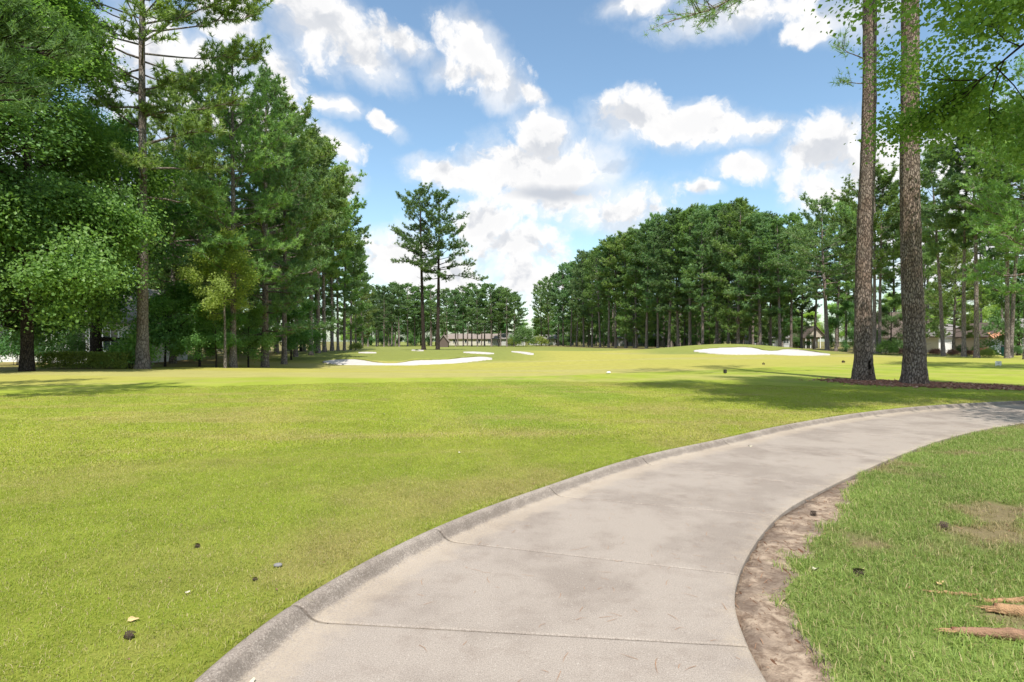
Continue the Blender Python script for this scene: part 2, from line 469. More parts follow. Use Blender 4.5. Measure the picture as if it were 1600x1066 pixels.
def turf(x, y):
    """linear albedo of the turf"""
    x = np.asarray(x, float); y = np.asarray(y, float)
    dl, dr = path_dist(x, y)
    rough = np.array([0.220, 0.268, 0.036]); fair = np.array([0.330, 0.305, 0.070]); green = np.array([0.175, 0.205, 0.050])
    shady = np.array([0.158, 0.215, 0.052]); straw = np.array([0.330, 0.275, 0.110]); lush = np.array([0.190, 0.268, 0.034])
    n1 = fbm(x, y, 0.16, 41, 4); n2 = fbm(x, y, 0.9, 52, 4); n3 = fbm(x, y, 3.2, 63, 3)
    lawn = rough[None] * np.ones((len(x), 1))
    def mixin(c, k):
        nonlocal lawn
        lawn = lawn * (1 - k[:, None]) + c[None] * k[:, None]
    # yellower out on the open lawn, greener by the path
    mixin(np.array([0.275, 0.318, 0.036]), 0.75 * sstep(4.5, 11, np.hypot(x, y)) * (0.55 + 0.45 * n1))
    mixin(lush, 0.55 * sstep(0.50, 0.68, n1))
    mixin(straw, 0.36 * sstep(0.52, 0.74, n2))
    mixin(np.array([0.32, 0.34, 0.060]), 0.45 * sstep(0.15, 0.75, np.sin((x + 0.10 * y + 0.006 * y * y) * 1.9 + 1.6 * n1)) * sstep(6, 9, y))
    mixin(np.array([0.30, 0.225, 0.11]), 0.20 * sstep(1.5, 0.2, dl) * sstep(0.0, 0.05, dl) * sstep(.42, .6, n2))
    mixin(np.array([0.27, 0.20, 0.105]), 0.14 * sstep(0.60, 0.72, fbm(x, y, 0.55, 133, 4)) * sstep(9, 4, np.hypot(x, y)))
    # mowing arcs: long pale streaks that follow the lawn's curve
    st = fbm(x * 0.22 + 0.5 * n1, y * 1.1 + 0.035 * x * x * 0.2, 1.0, 77, 3)
    mixin(straw * 1.05, 0.45 * sstep(0.56, 0.72, st) * sstep(5, 9, y))
    # fairway beyond the first cut
    edge = np.interp(x / np.maximum(y, 0.5), _fe[:, 0] / _fe[:, 1], np.arange(len(_fe)))
    ye = np.interp(edge, np.arange(len(_fe)), _fe[:, 1])
    kf = sstep(-0.6, 1.2, (y - ye) + 2.0 * (n1 - 0.5))
    right = sstep(0.60, 0.72, x / np.maximum(y, 0.5)) 
    mixin(fair * (0.9 + 0.25 * (n2 - 0.5)) if False else fair, kf * (0.80 + 0.2 * sstep(.3, .6, n1)) * (1 - 0.45 * right))
    # stripes on the fairway
    mixin(np.array([0.33, 0.30, 0.115]), 0.6 * kf * sstep(0.55, 0.66, fbm(x * 0.15, y, 0.35, 19, 2)) )
    # greener surrounds of the bunkers and the putting green
    kg = np.clip(sstep(47, 51, y) * sstep(6, -2, x) + sstep(60, 63, y) * sstep(12, 18, x) + sstep(70, 85, y), 0, 1)
    mixin(green, 0.85 * kg)
    # right-hand rough: cooler, patchy
    kr = sstep(0.0, 0.25, dr) * (np.abs(dr) < 900) * sstep(-6, -3, -dl)
    kr = np.where((dl < 0) & (dr > 0), 1.0, 0.0)
    lawn = lawn * (1 - kr[:, None]) + (shady[None] * (0.85 + 0.5 * n2[:, None])) * kr[:, None]
    kp = kr * sstep(0.56, 0.70, fbm(x, y, 1.4, 91, 4))
    lawn = lawn * (1 - 0.75 * kp[:, None]) + np.array([0.25, 0.185, 0.115])[None] * 0.75 * kp[:, None]
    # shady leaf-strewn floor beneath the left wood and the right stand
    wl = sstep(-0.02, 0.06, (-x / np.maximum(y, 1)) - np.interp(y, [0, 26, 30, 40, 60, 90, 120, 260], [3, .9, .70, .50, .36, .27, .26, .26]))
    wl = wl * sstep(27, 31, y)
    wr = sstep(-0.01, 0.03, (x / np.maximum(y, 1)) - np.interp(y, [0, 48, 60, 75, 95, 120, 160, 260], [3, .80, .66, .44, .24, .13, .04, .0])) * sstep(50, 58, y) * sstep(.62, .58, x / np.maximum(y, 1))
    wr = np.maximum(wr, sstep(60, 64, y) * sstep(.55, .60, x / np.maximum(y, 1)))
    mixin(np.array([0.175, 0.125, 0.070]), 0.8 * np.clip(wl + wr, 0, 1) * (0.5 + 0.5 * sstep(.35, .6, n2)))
    lawn *= (0.86 + 0.28 * n3)[:, None]
    return np.clip(lawn, 0.01, 0.6)


# ------------------------------------------------------------------ ground sheet
def axis(parts):
    out = []
    for a, b, st in parts:
        n = max(1, int(round((b - a) / st))); out.append(np.linspace(a, b, n, endpoint=False))
    out.append([parts[-1][1]])
    return np.concatenate(out)


gx = axis([(-900, -300, 60), (-300, -80, 10), (-80, -30, 2.0), (-30, -4, 0.5), (-4, 13.5, 0.075), (13.5, 36, 0.5), (36, 80, 2.0), (80, 300, 10), (300, 900, 60)])
gy = axis([(-60, -10, 5), (-10, 0.8, 0.6), (0.8, 15.2, 0.075), (15.2, 40, 0.4), (40, 78, 0.4), (78, 130, 2.0), (130, 300, 10), (300, 1400, 60)])
XX, YY = np.meshgrid(gx, gy, indexing='xy')
xf, yf = XX.ravel(), YY.ravel()
zf = Hground(xf, yf)

BUNKERS = []   # world strips filled further down


def bunker_strip(top, bot, n=70, rows=10, push=0.0):
    top = np.array(top, float); bot = np.array(bot, float)
    pxs = np.linspace(top[0, 0], top[-1, 0], n)
    def interp(P, q):
        return np.interp(q, P[:, 0], P[:, 1])
    k = np.array([1, 2, 3, 2, 1]) / 9.0
    yt = np.convolve(np.pad(interp(top, pxs), 2, 'edge'), k, 'valid'); yb = np.convolve(np.pad(interp(bot, pxs), 2, 'edge'), k, 'valid')
    yb = np.maximum(yb, yt + 0.15)
    far = np.array([ray(p, a) for p, a in zip(pxs, yt)]); nearp = np.array([ray(p, b) for p, b in zip(pxs, yb)])
    return nearp, far


BUNKERS.append(('long white sand bunker with a grass tongue, left of the fairway below the green', 0.9,
                bunker_strip([(504, 566), (512, 564.2), (525, 562.8), (548, 562), (566, 563.2), (582, 566.8), (596, 568.4), (622, 568.6), (632, 566.8), (648, 564), (672, 563.4), (700, 562.6), (722, 560), (750, 558), (762, 558.6), (769, 561)],
                             [(504, 566.6), (520, 569), (545, 570.4), (590, 571.2), (640, 571), (690, 569), (730, 566), (755, 563.6), (769, 561.8)])))
BUNKERS.append(('long white sand bunker cut into the grass mound, right of the fairway', 0.9,
                bunker_strip([(1084, 548.4), (1105, 545.6), (1135, 543.4), (1165, 543), (1180, 544.5), (1192, 548), (1205, 549), (1217, 548.6), (1224, 545.8), (1245, 546.4), (1270, 550), (1297, 554)],
                             [(1084, 549.2), (1105, 551.8), (1130, 554), (1170, 554.4), (1200, 553.8), (1235, 555.6), (1270, 556), (1297, 555)])))
BUNKERS.append(('small thin sand bunker on the rise before the twin pines, right of them', 0.8,
                bunker_strip([(724, 550.4), (740, 550), (760, 551), (772, 552.6)], [(724, 551.2), (740, 552.6), (760, 553.6), (772, 553.4)], 24)))
BUNKERS.append(('small slanting sand bunker near the round bush at the far end', 0.8,
                bunker_strip([(799, 549.4), (812, 549.8), (825, 551), (834, 553)], [(799, 550.2), (812, 552), (825, 554.4), (834, 554.6)], 24)))
BUNKERS.append(('tiny sand bunker just left of the twin pines', 0.8,
                bunker_strip([(643, 547.2), (652, 546.6), (662, 547.6)], [(643, 548), (652, 548.8), (662, 549)], 16)))
BUNKERS.append(('thin sand bunker beside the yellow bush under the left wood', 0.8,
                bunker_strip([(560, 551), (572, 550.4), (588, 551)], [(560, 551.8), (572, 552.4), (588, 552)], 16)))

# sink the ground sheet under the sand
for lb, dep, (nr, fr) in BUNKERS:
    poly = np.vstack([nr[:, :2], fr[::-1, :2]])
    x0, x1 = poly[:, 0].min() - 1, poly[:, 0].max() + 1; y0, y1 = poly[:, 1].min() - 1, poly[:, 1].max() + 1
    m = np.where((xf > x0) & (xf < x1) & (yf > y0) & (yf < y1))[0]
    if len(m) == 0: continue
    X, Y = xf[m], yf[m]
    ins = np.zeros(len(m), bool)
    j = len(poly) - 1
    for i in range(len(poly)):
        xi, yi = poly[i]; xj, yj = poly[j]
        c = ((yi > Y) != (yj > Y)) & (X < (xj - xi) * (Y - yi) / (yj - yi + 1e-12) + xi)
        ins ^= c; j = i
    zf[m[ins]] -= 0.45

dlv, drv = path_dist(xf, yf)
dm = np.where((dlv < 0) & (drv > -0.1) & (np.abs(drv) < 900), dirt_mask(xf, yf, drv), 0.0)
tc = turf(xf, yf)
idx = np.arange(len(xf)).reshape(len(gy), len(gx))
gq = np.stack([idx[:-1, :-1], idx[:-1, 1:], idx[1:, 1:], idx[1:, :-1]], -1).reshape(-1, 4)

gm, t = material('turf_ground')
pos = t.node('ShaderNodeNewGeometry').outputs['Position']
base = t.node('ShaderNodeAttribute', attribute_name='turf').outputs['Color']
dirt = t.node('ShaderNodeAttribute', attribute_name='dirt').outputs['Fac']
fine = t.noise(pos, 42, 5, 0.7)
mid = t.noise(pos, 6, 4, 0.6)
gcol = t.mix(1.0, base, t.mix(fine, rgb(0.52, 0.56, 0.5), rgb(1.35, 1.32, 1.35)), 'MULTIPLY')
gcol = t.mix(t.m('MULTIPLY', t.ramp(t.noise(pos, 17, 4, 0.7), 0.52, 0.72), 0.45), gcol, t.mix(1.0, base, rgb(1.3, 1.1, 1.9), 'MULTIPLY'))
dn = t.noise(pos, 13, 6, 0.7, 0.4)
dcol = t.mix(t.ramp(dn, 0.3, 0.7), rgb(0.150, 0.102, 0.072), rgb(0.40, 0.31, 0.23))
dcol = t.mix(t.ramp(t.noise(pos, 2.1, 3), 0.45, 0.62), dcol, t.mix(0.6, dcol, rgb(0.12, 0.088, 0.07)))
dcol = t.mix(t.ramp(t.node('ShaderNodeTexNoise', {'Vector': t.node('ShaderNodeMapping', {'Vector': pos, 'Scale': (38, 9, 20), 'Rotation': (0, 0, 0.5)}).outputs[0], 'Scale': 1.0, 'Detail': 3.0}).outputs[0], 0.64, 0.70), dcol, rgb(0.12, 0.06, 0.035))
dk = t.ramp(t.m('ADD', dirt, t.m('MULTIPLY', t.m('SUBTRACT', t.noise(pos, 9, 5, 0.7), 0.5), 0.9)), 0.38, 0.62)
gcol = t.mix(dk, gcol, dcol)
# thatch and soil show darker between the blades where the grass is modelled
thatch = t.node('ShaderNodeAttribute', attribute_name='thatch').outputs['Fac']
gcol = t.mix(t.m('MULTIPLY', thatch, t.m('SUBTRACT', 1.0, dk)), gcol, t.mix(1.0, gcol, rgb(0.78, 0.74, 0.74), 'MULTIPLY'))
hh = t.m('ADD', t.m('MULTIPLY', fine, 0.6), t.m('MULTIPLY', dn, t.m('MULTIPLY', dk, 1.6)))
finish(t, principled(t, gcol, 0.95, bumpn(t, hh, 0.55, 0.03), 0.1))
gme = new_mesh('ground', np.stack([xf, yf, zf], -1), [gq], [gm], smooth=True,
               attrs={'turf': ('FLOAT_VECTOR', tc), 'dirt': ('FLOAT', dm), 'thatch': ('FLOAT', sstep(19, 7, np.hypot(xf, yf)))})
link('ground', gme, kind='structure', label='mown golf course turf running from the path to the woods')

# ------------------------------------------------------------------ sand bunkers
sm, t = material('white_sand')
pos = t.node('ShaderNodeNewGeometry').outputs['Position']
c = t.mix(t.noise(pos, 1.3, 5, 0.6), rgb(0.40, 0.375, 0.348), rgb(0.50, 0.47, 0.445))
finish(t, principled(t, c, 0.95, bumpn(t, t.noise(pos, 1.2, 5, 0.6), 0.6, 0.20), 0.1))
unit2 = lambda v: v / (np.linalg.norm(v, axis=-1, keepdims=True) + 1e-9)
for lb, dep, (nr, fr) in BUNKERS:
    rows = 12; n = len(nr)
    s = np.linspace(0, 1, rows)
    V = nr[None] * (1 - s)[:, None, None] + fr[None] * s[:, None, None]
    wid = np.hypot(*(fr - nr)[:, :2].T)
    e = np.minimum(s, 1 - s)[:, None] * wid[None]
    ex = np.minimum(np.arange(n), np.arange(n)[::-1])[None] * 0.3
    V[:, :, 2] = Hbase(V[:, :, 0], V[:, :, 1]) + 0.045 - 0.16 * sstep(0.1, 1.3, np.minimum(e, ex))
    i = np.arange(rows * n).reshape(rows, n)
    q = np.stack([i[:-1, :-1], i[:-1, 1:], i[1:, 1:], i[1:, :-1]], -1).reshape(-1, 4)
    # skirt down into the turf so the sheet has depth
    rim = np.concatenate([i[0, :], i[1:, -1], i[-1, -2::-1], i[-2:0:-1, 0]])
    Vf = V.reshape(-1, 3); sk = Vf[rim].copy(); sk[:, 2] -= 0.25
    k = np.arange(len(rim)); k2 = (k + 1) % len(rim)
    q2 = np.stack([rim[k], k + rows * n, k2 + rows * n, rim[k2]], -1)
    bk = link('sand_bunker', new_mesh('sand_bunker', np.vstack([Vf, sk]), [q, q2], [sm], smooth=True), label=lb, kind='structure')
    if len(nr) > 60:                       # raised turf lip along the far edge, overhanging the sand
        dv = unit2(fr[:, :2] - nr[:, :2]); hh_ = .17 * sstep(0, .10, np.minimum(np.linspace(0, 1, n), np.linspace(1, 0, n))) * (.75 + .5 * fbm(fr[:, 0], fr[:, 1], .9, 3, 2)) + .01
        cols = [(-.04, -.25, 0), (-.09, .35, 1), (-.05, .85, 1), (.10, 1.0, 1), (.45, .7, 1), (.95, .15, 1), (1.3, -.5, 1)]
        Vl = []
        for o_, k_, e_ in cols:
            q_ = fr[:, :2] + dv * o_; Vl.append(np.column_stack([q_, Hbase(q_[:, 0], q_[:, 1]) + hh_ * k_]))
        Vl = np.array(Vl); il = np.arange(len(cols) * n).reshape(len(cols), n)
        ql = np.stack([il[:-1, :-1], il[:-1, 1:], il[1:, 1:], il[1:, :-1]], -1).reshape(-1, 4)
        Vl = Vl.reshape(-1, 3)
        link('turf_lip', new_mesh('turf_lip', Vl, [ql], [gm], smooth=True, attrs={'turf': ('FLOAT_VECTOR', turf(Vl[:, 0], Vl[:, 1])), 'dirt': ('FLOAT', np.zeros(len(Vl)))}), parent=bk)

# ------------------------------------------------------------------ cart path: base, slabs with joints, kerb
def concrete(name, kerb):
    m, t = material(name)
    pos = t.node('ShaderNodeNewGeometry').outputs['Position']
    st = t.node('ShaderNodeAttribute', attribute_name='stain').outputs['Fac']
    speck = t.noise(pos, 150, 3, 0.8)
    sp2 = t.noise(pos, 60, 4, 0.7)
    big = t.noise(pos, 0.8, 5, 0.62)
    c = t.mix(t.ramp(speck, 0.3, 0.7), rgb(0.212, 0.177, 0.148), rgb(0.385, 0.334, 0.287))
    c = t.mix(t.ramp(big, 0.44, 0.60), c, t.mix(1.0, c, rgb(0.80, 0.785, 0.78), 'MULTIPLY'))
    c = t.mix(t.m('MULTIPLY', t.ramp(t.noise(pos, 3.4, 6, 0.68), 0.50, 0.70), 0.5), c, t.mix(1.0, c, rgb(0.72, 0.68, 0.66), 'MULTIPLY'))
    c = t.mix(t.m('MULTIPLY', t.ramp(sp2, 0.60, 0.68), 0.5), c, rgb(0.14, 0.115, 0.095))
    c = t.mix(t.m('MULTIPLY', t.ramp(sp2, 0.40, 0.33), 0.35), c, rgb(0.55, 0.50, 0.44))
    # weathered black lichen on the kerb face, creamy wash-out strip in the gutter
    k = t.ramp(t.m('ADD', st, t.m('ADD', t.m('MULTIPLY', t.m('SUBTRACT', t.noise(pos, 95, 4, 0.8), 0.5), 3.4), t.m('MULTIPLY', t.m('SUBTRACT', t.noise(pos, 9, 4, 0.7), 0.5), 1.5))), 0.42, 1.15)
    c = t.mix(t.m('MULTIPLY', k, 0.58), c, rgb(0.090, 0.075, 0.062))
    sand = t.node('ShaderNodeAttribute', attribute_name='silt').outputs['Fac']
    ks = t.ramp(t.m('ADD', sand, t.m('MULTIPLY', t.m('SUBTRACT', t.noise(pos, 5, 6, 0.7), 0.5), 1.4)), 0.30, 0.85)
    c = t.mix(t.m('MULTIPLY', ks, t.ramp(sp2, 0.35, 0.6, 0.15, 0.6)), c, rgb(0.40, 0.33, 0.25))
    b = bumpn(t, t.m('ADD', t.m('MULTIPLY', speck, 0.5), sp2), 0.5, 0.006)
    finish(t, principled(t, c, 0.93, b, 0.15))
    return m


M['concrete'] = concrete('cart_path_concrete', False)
M['subbase'] = plain('joint_filler', (0.055, 0.043, 0.034), 0.95, 0.4, 30)


def path_pt(s, off):
    """s in span units along the path, off metres in from the left edge towards the right"""
    f = np.clip(s * NSEG, 0, len(LP) - 1.001); i = f.astype(int); a = (f - i)[:, None]
    L = LP[i] * (1 - a) + LP[i + 1] * a; Rr = RP[i] * (1 - a) + RP[i + 1] * a
    w = np.hypot(*(Rr - L).T)
    return L, Rr, w


KW = 0.27
KPROF = [(0.0, -0.16), (0.0, 0.070), (0.010, 0.085), (0.028, 0.093), (0.052, 0.096), (0.080, 0.091), (0.104, 0.077), (0.128, 0.052), (0.155, 0.028), (0.19, 0.011), (0.225, 0.003), (KW, 0.0)]
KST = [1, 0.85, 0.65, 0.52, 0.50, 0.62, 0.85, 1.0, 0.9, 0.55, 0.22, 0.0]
KSI = [0, 0, 0, 0, 0, 0, 0, 0, 0.3, 0.8, 1.0, 0.95]
KPROF = [(o * 0.82, z * 0.88 if z > 0 else z) for o, z in KPROF]; KW = KPROF[-1][0]
nsp = len(PATH_L) - 1
# sub-base
s = np.linspace(0, nsp, nsp * 6 + 1)
L, Rr, w = path_pt(s, 0)
d = (Rr - L) / w[:, None]
A = L + d * 0.03; B = Rr - d * 0.03
prof = [(A, -0.19), (A, -0.035), (B, -0.035), (B, -0.19)]
V = np.concatenate([np.column_stack([p, np.full(len(p), z)]) for p, z in prof]).reshape(4, -1, 3)
n = len(s); i = np.arange(4 * n).reshape(4, n)
q = np.stack([i[:-1, :-1], i[:-1, 1:], i[1:, 1:], i[1:, :-1]], -1).reshape(-1, 4)
path_root = link('cart_path', new_mesh('cart_path', V.reshape(-1, 3), [q], [M['subbase']]), kind='structure', label='curving pale concrete cart path with a kerb on its left side')
rr = random.Random(4)
for b in range(nsp):
    s0, s1 = b, b + 1
    ln = np.hypot(*(LP[min((b + 1) * NSEG, len(LP) - 1)] - LP[b * NSEG])); gl = 0.0085 / ln
    g0 = 0.9 * gl; e = 0.015 / ln
    s = np.concatenate([[s0 + g0, s0 + g0 + e * .35, s0 + g0 + e], np.linspace(s0 + g0 + e, s1 - g0 - e, 22)[1:-1], [s1 - g0 - e, s1 - g0 - e * .35, s1 - g0]])
    drop = np.zeros(len(s)); drop[[0, -1]] = 0.006; drop[[1, -2]] = 0.0015
    L, Rr, w = path_pt(s, 0); d = (Rr - L) / w[:, None]
    n = len(s)
    tilt = rr.uniform(-.002, .002)
    # kerb bay
    cols = [np.column_stack([L + d * o, np.full(n, z) - drop * (z > -0.1)]) for o, z in KPROF]
    V = np.array(cols); m_ = len(cols)
    i = np.arange(m_ * n).reshape(m_, n)
    q = [np.stack([i[:-1, :-1], i[:-1, 1:], i[1:, 1:], i[1:, :-1]], -1).reshape(-1, 4)[:, ::-1]]
    caps = [i[:, 0][None, ::-1], i[:, -1][None, :]]
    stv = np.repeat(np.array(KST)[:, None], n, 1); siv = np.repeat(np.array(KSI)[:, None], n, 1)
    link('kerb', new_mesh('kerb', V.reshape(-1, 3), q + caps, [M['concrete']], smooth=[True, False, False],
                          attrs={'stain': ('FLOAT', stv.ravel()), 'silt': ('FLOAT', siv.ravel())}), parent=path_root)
    # slab
    fr = np.array([0, 0.03, .1, .2, .35, .5, .65, .8, .9, .97])
    cols = [np.column_stack([L + d * KW, np.full(n, -0.12)])]
    so, si = [0], [0]
    for f in fr:
        o = KW + (w - KW - 0.02) * f
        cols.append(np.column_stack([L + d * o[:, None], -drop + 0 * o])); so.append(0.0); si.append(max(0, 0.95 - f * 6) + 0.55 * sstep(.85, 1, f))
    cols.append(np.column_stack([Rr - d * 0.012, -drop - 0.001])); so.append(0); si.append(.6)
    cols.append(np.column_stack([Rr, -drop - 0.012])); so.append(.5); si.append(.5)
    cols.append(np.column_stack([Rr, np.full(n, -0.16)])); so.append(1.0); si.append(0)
    V = np.array(cols); m_ = len(cols); i = np.arange(m_ * n).reshape(m_, n)
    q = [np.stack([i[:-1, :-1], i[:-1, 1:], i[1:, 1:], i[1:, :-1]], -1).reshape(-1, 4)[:, ::-1]]
    caps = [i[:, 0][None, ::-1], i[:, -1][None, :]]
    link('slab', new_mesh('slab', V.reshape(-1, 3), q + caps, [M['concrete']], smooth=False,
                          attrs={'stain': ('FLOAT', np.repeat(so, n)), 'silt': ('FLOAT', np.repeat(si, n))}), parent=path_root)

# ------------------------------------------------------------------ grass: instanced tufts over the lawn (one uncountable thing)
gb, t = material('grass_blades')
base = t.node('ShaderNodeAttribute', attribute_name='turf', attribute_type='INSTANCER').outputs['Color']
tint = t.node('ShaderNodeAttribute', attribute_name='tint').outputs['Fac']
c = t.mix(1.0, base, t.mix(tint, rgb(1.0, 1.12, 1.0), rgb(1.75, 1.55, 1.6)), 'MULTIPLY')
c = t.mix(t.ramp(tint, 0.80, 0.95), c, rgb(0.46, 0.38, 0.20))
p = principled(t, c, 0.55, spec=0.25)
tr = t.node('ShaderNodeBsdfTranslucent', {'Color': t.mix(1.0, c, rgb(1.15, 1.2, 0.8), 'MULTIPLY')})
finish(t, t.node('ShaderNodeMixShader', {0: 0.35, 1: p, 2: tr.outputs[0]}).outputs[0])

rng = np.random.default_rng(7)


def patch_mesh(name, rad, n, hmin, hmax, w, lean):
    r = rad * np.sqrt(rng.random(n)); a = rng.random(n) * 6.283
    b = np.stack([r * np.cos(a), r * np.sin(a), np.full(n, -0.006)], -1)
    h = rng.uniform(hmin, hmax, n); th = rng.random(n) * 6.283
    ld = np.stack([np.cos(th), np.sin(th), 0 * th], -1); sd_ = np.stack([-np.sin(th + rng.normal(0, .6, n)), np.cos(th), 0 * th], -1)
    le = np.abs(rng.normal(0, lean, n))[:, None] * h[:, None]
    m1 = b + ld * le * 0.35 + np.array([0, 0, 1]) * h[:, None] * 0.6
    tip = b + ld * le + np.array([0, 0, 1]) * (h * np.clip(1.05 - 0.25 * (le[:, 0] / h), .35, 1))[:, None]
    ww = w * rng.uniform(.7, 1.3, n)[:, None]
    V = np.stack([b - sd_ * ww / 2, b + sd_ * ww / 2, m1 + sd_ * ww * 0.38, m1 - sd_ * ww * 0.38, tip], 1).reshape(-1, 3)
    k = np.arange(n)[:, None] * 5
    return new_mesh(name, V, [k + np.array([[0, 1, 2, 3]]), k + np.array([[3, 2, 4]])], [gb],
                    attrs={'tint': ('FLOAT', np.repeat(rng.random(n), 5))})


def scatter(name, label, pts, rad, n, hmin, hmax, w, lean, smin=.8, smax=1.2, variants=5):
    src = bpy.data.collections.new(name + '_source')
    for k in range(variants):
        o = bpy.data.objects.new(name + '_tuft', patch_mesh(name + '_tuft', rad, n, hmin, hmax, w, lean)); src.objects.link(o)
    x, y = pts[:, 0], pts[:, 1]; z = Hground(x, y)
    N = len(pts)
    me = bpy.data.meshes.new(name)
    me.vertices.add(N); me.vertices.foreach_set('co', np.stack([x, y, z], -1).astype(np.float32).ravel())
    a = me.attributes.new('turf', 'FLOAT_VECTOR', 'POINT'); a.data.foreach_set('vector', turf(x, y).astype(np.float32).ravel())
    a = me.attributes.new('rot', 'FLOAT', 'POINT'); a.data.foreach_set('value', (rng.random(N) * 6.283).astype(np.float32))
    a = me.attributes.new('scl', 'FLOAT', 'POINT'); a.data.foreach_set('value', (rng.uniform(smin, smax, N)).astype(np.float32))
    a = me.attributes.new('pick', 'INT', 'POINT'); a.data.foreach_set('value', rng.integers(0, variants, N).astype(np.int32))
    me.materials.append(gb)
    ob = link(name, me, kind='stuff', label=label)
    tr_ = bpy.data.node_groups.new(name + '_scatter', 'GeometryNodeTree')
    tr_.interface.new_socket('Geometry', in_out='INPUT', socket_type='NodeSocketGeometry')
    tr_.interface.new_socket('Geometry', in_out='OUTPUT', socket_type='NodeSocketGeometry')
    g = NT(tr_)
    gi = g.node('NodeGroupInput'); go = g.node('NodeGroupOutput')
    ci = g.node('GeometryNodeCollectionInfo'); ci.inputs['Collection'].default_value = src
    ci.inputs['Separate Children'].default_value = True; ci.inputs['Reset Children'].default_value = True
    def na(nm, ty):
        nd = g.node('GeometryNodeInputNamedAttribute', data_type=ty); nd.inputs['Name'].default_value = nm
        return nd.outputs[0]
    ip = g.node('GeometryNodeInstanceOnPoints')
    g.l.new(gi.outputs[0], ip.inputs['Points']); g.l.new(ci.outputs[0], ip.inputs['Instance'])
    ip.inputs['Pick Instance'].default_value = True
    g.l.new(na('pick', 'INT'), ip.inputs['Instance Index'])
    cx = g.node('ShaderNodeCombineXYZ'); g.l.new(na('rot', 'FLOAT'), cx.inputs[2])
    er = g.node('FunctionNodeEulerToRotation'); g.l.new(cx.outputs[0], er.inputs[0])
    g.l.new(er.outputs[0], ip.inputs['Rotation'])
    g.l.new(na('scl', 'FLOAT'), ip.inputs['Scale'])
    g.l.new(ip.outputs[0], go.inputs[0])
    md = ob.modifiers.new('scatter', 'NODES'); md.node_group = tr_
    return ob


def jgrid(x0, x1, y0, y1, st):
    X, Y = np.meshgrid(np.arange(x0, x1, st), np.arange(y0, y1, st))
    p = np.stack([X.ravel(), Y.ravel()], -1)
    return p + rng.uniform(-.5, .5, p.shape) * st


def infov(p, pad=0.6):
    return (np.abs(p[:, 0]) < 0.93 * p[:, 1] + pad) & (p[:, 1] > 1.7)


# left lawn: three rings of detail
p = jgrid(-10, 9, 1.6, 10, 0.085); p = p[infov(p)]
dl, dr = path_dist(p[:, 0], p[:, 1]); p = p[(dl > 0.05) & (np.hypot(p[:, 0], p[:, 1]) < 8.5)]
scatter('lawn_grass', 'short yellow-green lawn grass beside the kerb', p, 0.085, 100, 0.011, 0.029, 0.0029, 0.8)
# tufts leaning over the kerb's back edge
p2 = []
for i in range(len(LP) - 1):
    a, b = LP[i], LP[i + 1]; dd = b - a; ln = np.hypot(*dd); nn = np.array([-dd[1], dd[0]]) / ln
    for k in range(int(ln / 0.022)):
        p2.append(a + dd * rng.random() + nn * rng.uniform(0.004, 0.06))
p2 = np.array(p2); p2 = p2[infov(p2) & (np.hypot(p2[:, 0], p2[:, 1]) < 16)]
scatter('kerb_edge_grass', 'ragged grass edge along the back of the kerb', p2, 0.03, 14, 0.02, 0.045, 0.0032, 0.9)
p = jgrid(-24, 20, 5, 24, 0.20); p = p[infov(p)]
dl, dr = path_dist(p[:, 0], p[:, 1]); rad_ = np.hypot(p[:, 0], p[:, 1])
p = p[(dl > 0.14) & (rad_ >= 8.2) & (rad_ < 21)]
scatter('open_lawn_grass', 'short mown grass of the open lawn in mid distance', p, 0.19, 130, 0.016, 0.036, 0.0075, 0.8)
# right rough: longer, patchy, absent on the bare soil
p = jgrid(0.8, 13, 1.6, 13, 0.075); p = p[infov(p)]
dl, dr = path_dist(p[:, 0], p[:, 1])
dk_ = dirt_mask(p[:, 0], p[:, 1], dr); bare = fbm(p[:, 0], p[:, 1], 1.4, 91, 4)
keep = (dl < 0) & (dr > 0.02) & (dk_ < 0.35 + 0.3 * rng.random(len(p))) & (rng.random(len(p)) > 0.72 * sstep(0.54, 0.74, bare))
scatter('rough_grass', 'longer patchy green grass right of the path', p[keep], 0.08, 60, 0.022, 0.060, 0.0036, 0.95, 0.65, 1.3)

# ------------------------------------------------------------------ tree makers
def unit(v):
    return v / (np.linalg.norm(v, axis=-1, keepdims=True) + 1e-9)


def needles(pos, dr, k, ln, wd, spread, rg):
    """k narrow blades around every tuft"""
    n = len(pos)
    P = np.repeat(pos, k, 0); Dn = np.repeat(dr, k, 0)
    d = unit(Dn + rg.normal(0, spread, P.shape))
    P = P - Dn * rg.uniform(-0.05, 0.14, (n * k, 1))
    L = ln * rg.uniform(0.7, 1.15, (n * k, 1))
    sd_ = unit(np.cross(d, rg.normal(0, 1, P.shape)))
    V = np.stack([P - sd_ * wd / 2, P + sd_ * wd / 2, P + d * L], 1).reshape(-1, 3)
    f = np.arange(n * k * 3).reshape(-1, 3)
    tint = np.repeat(rg.random(n) * 0.75, k) + 0.25 * rg.random(n * k)
    return V, f, np.repeat(tint, 3)


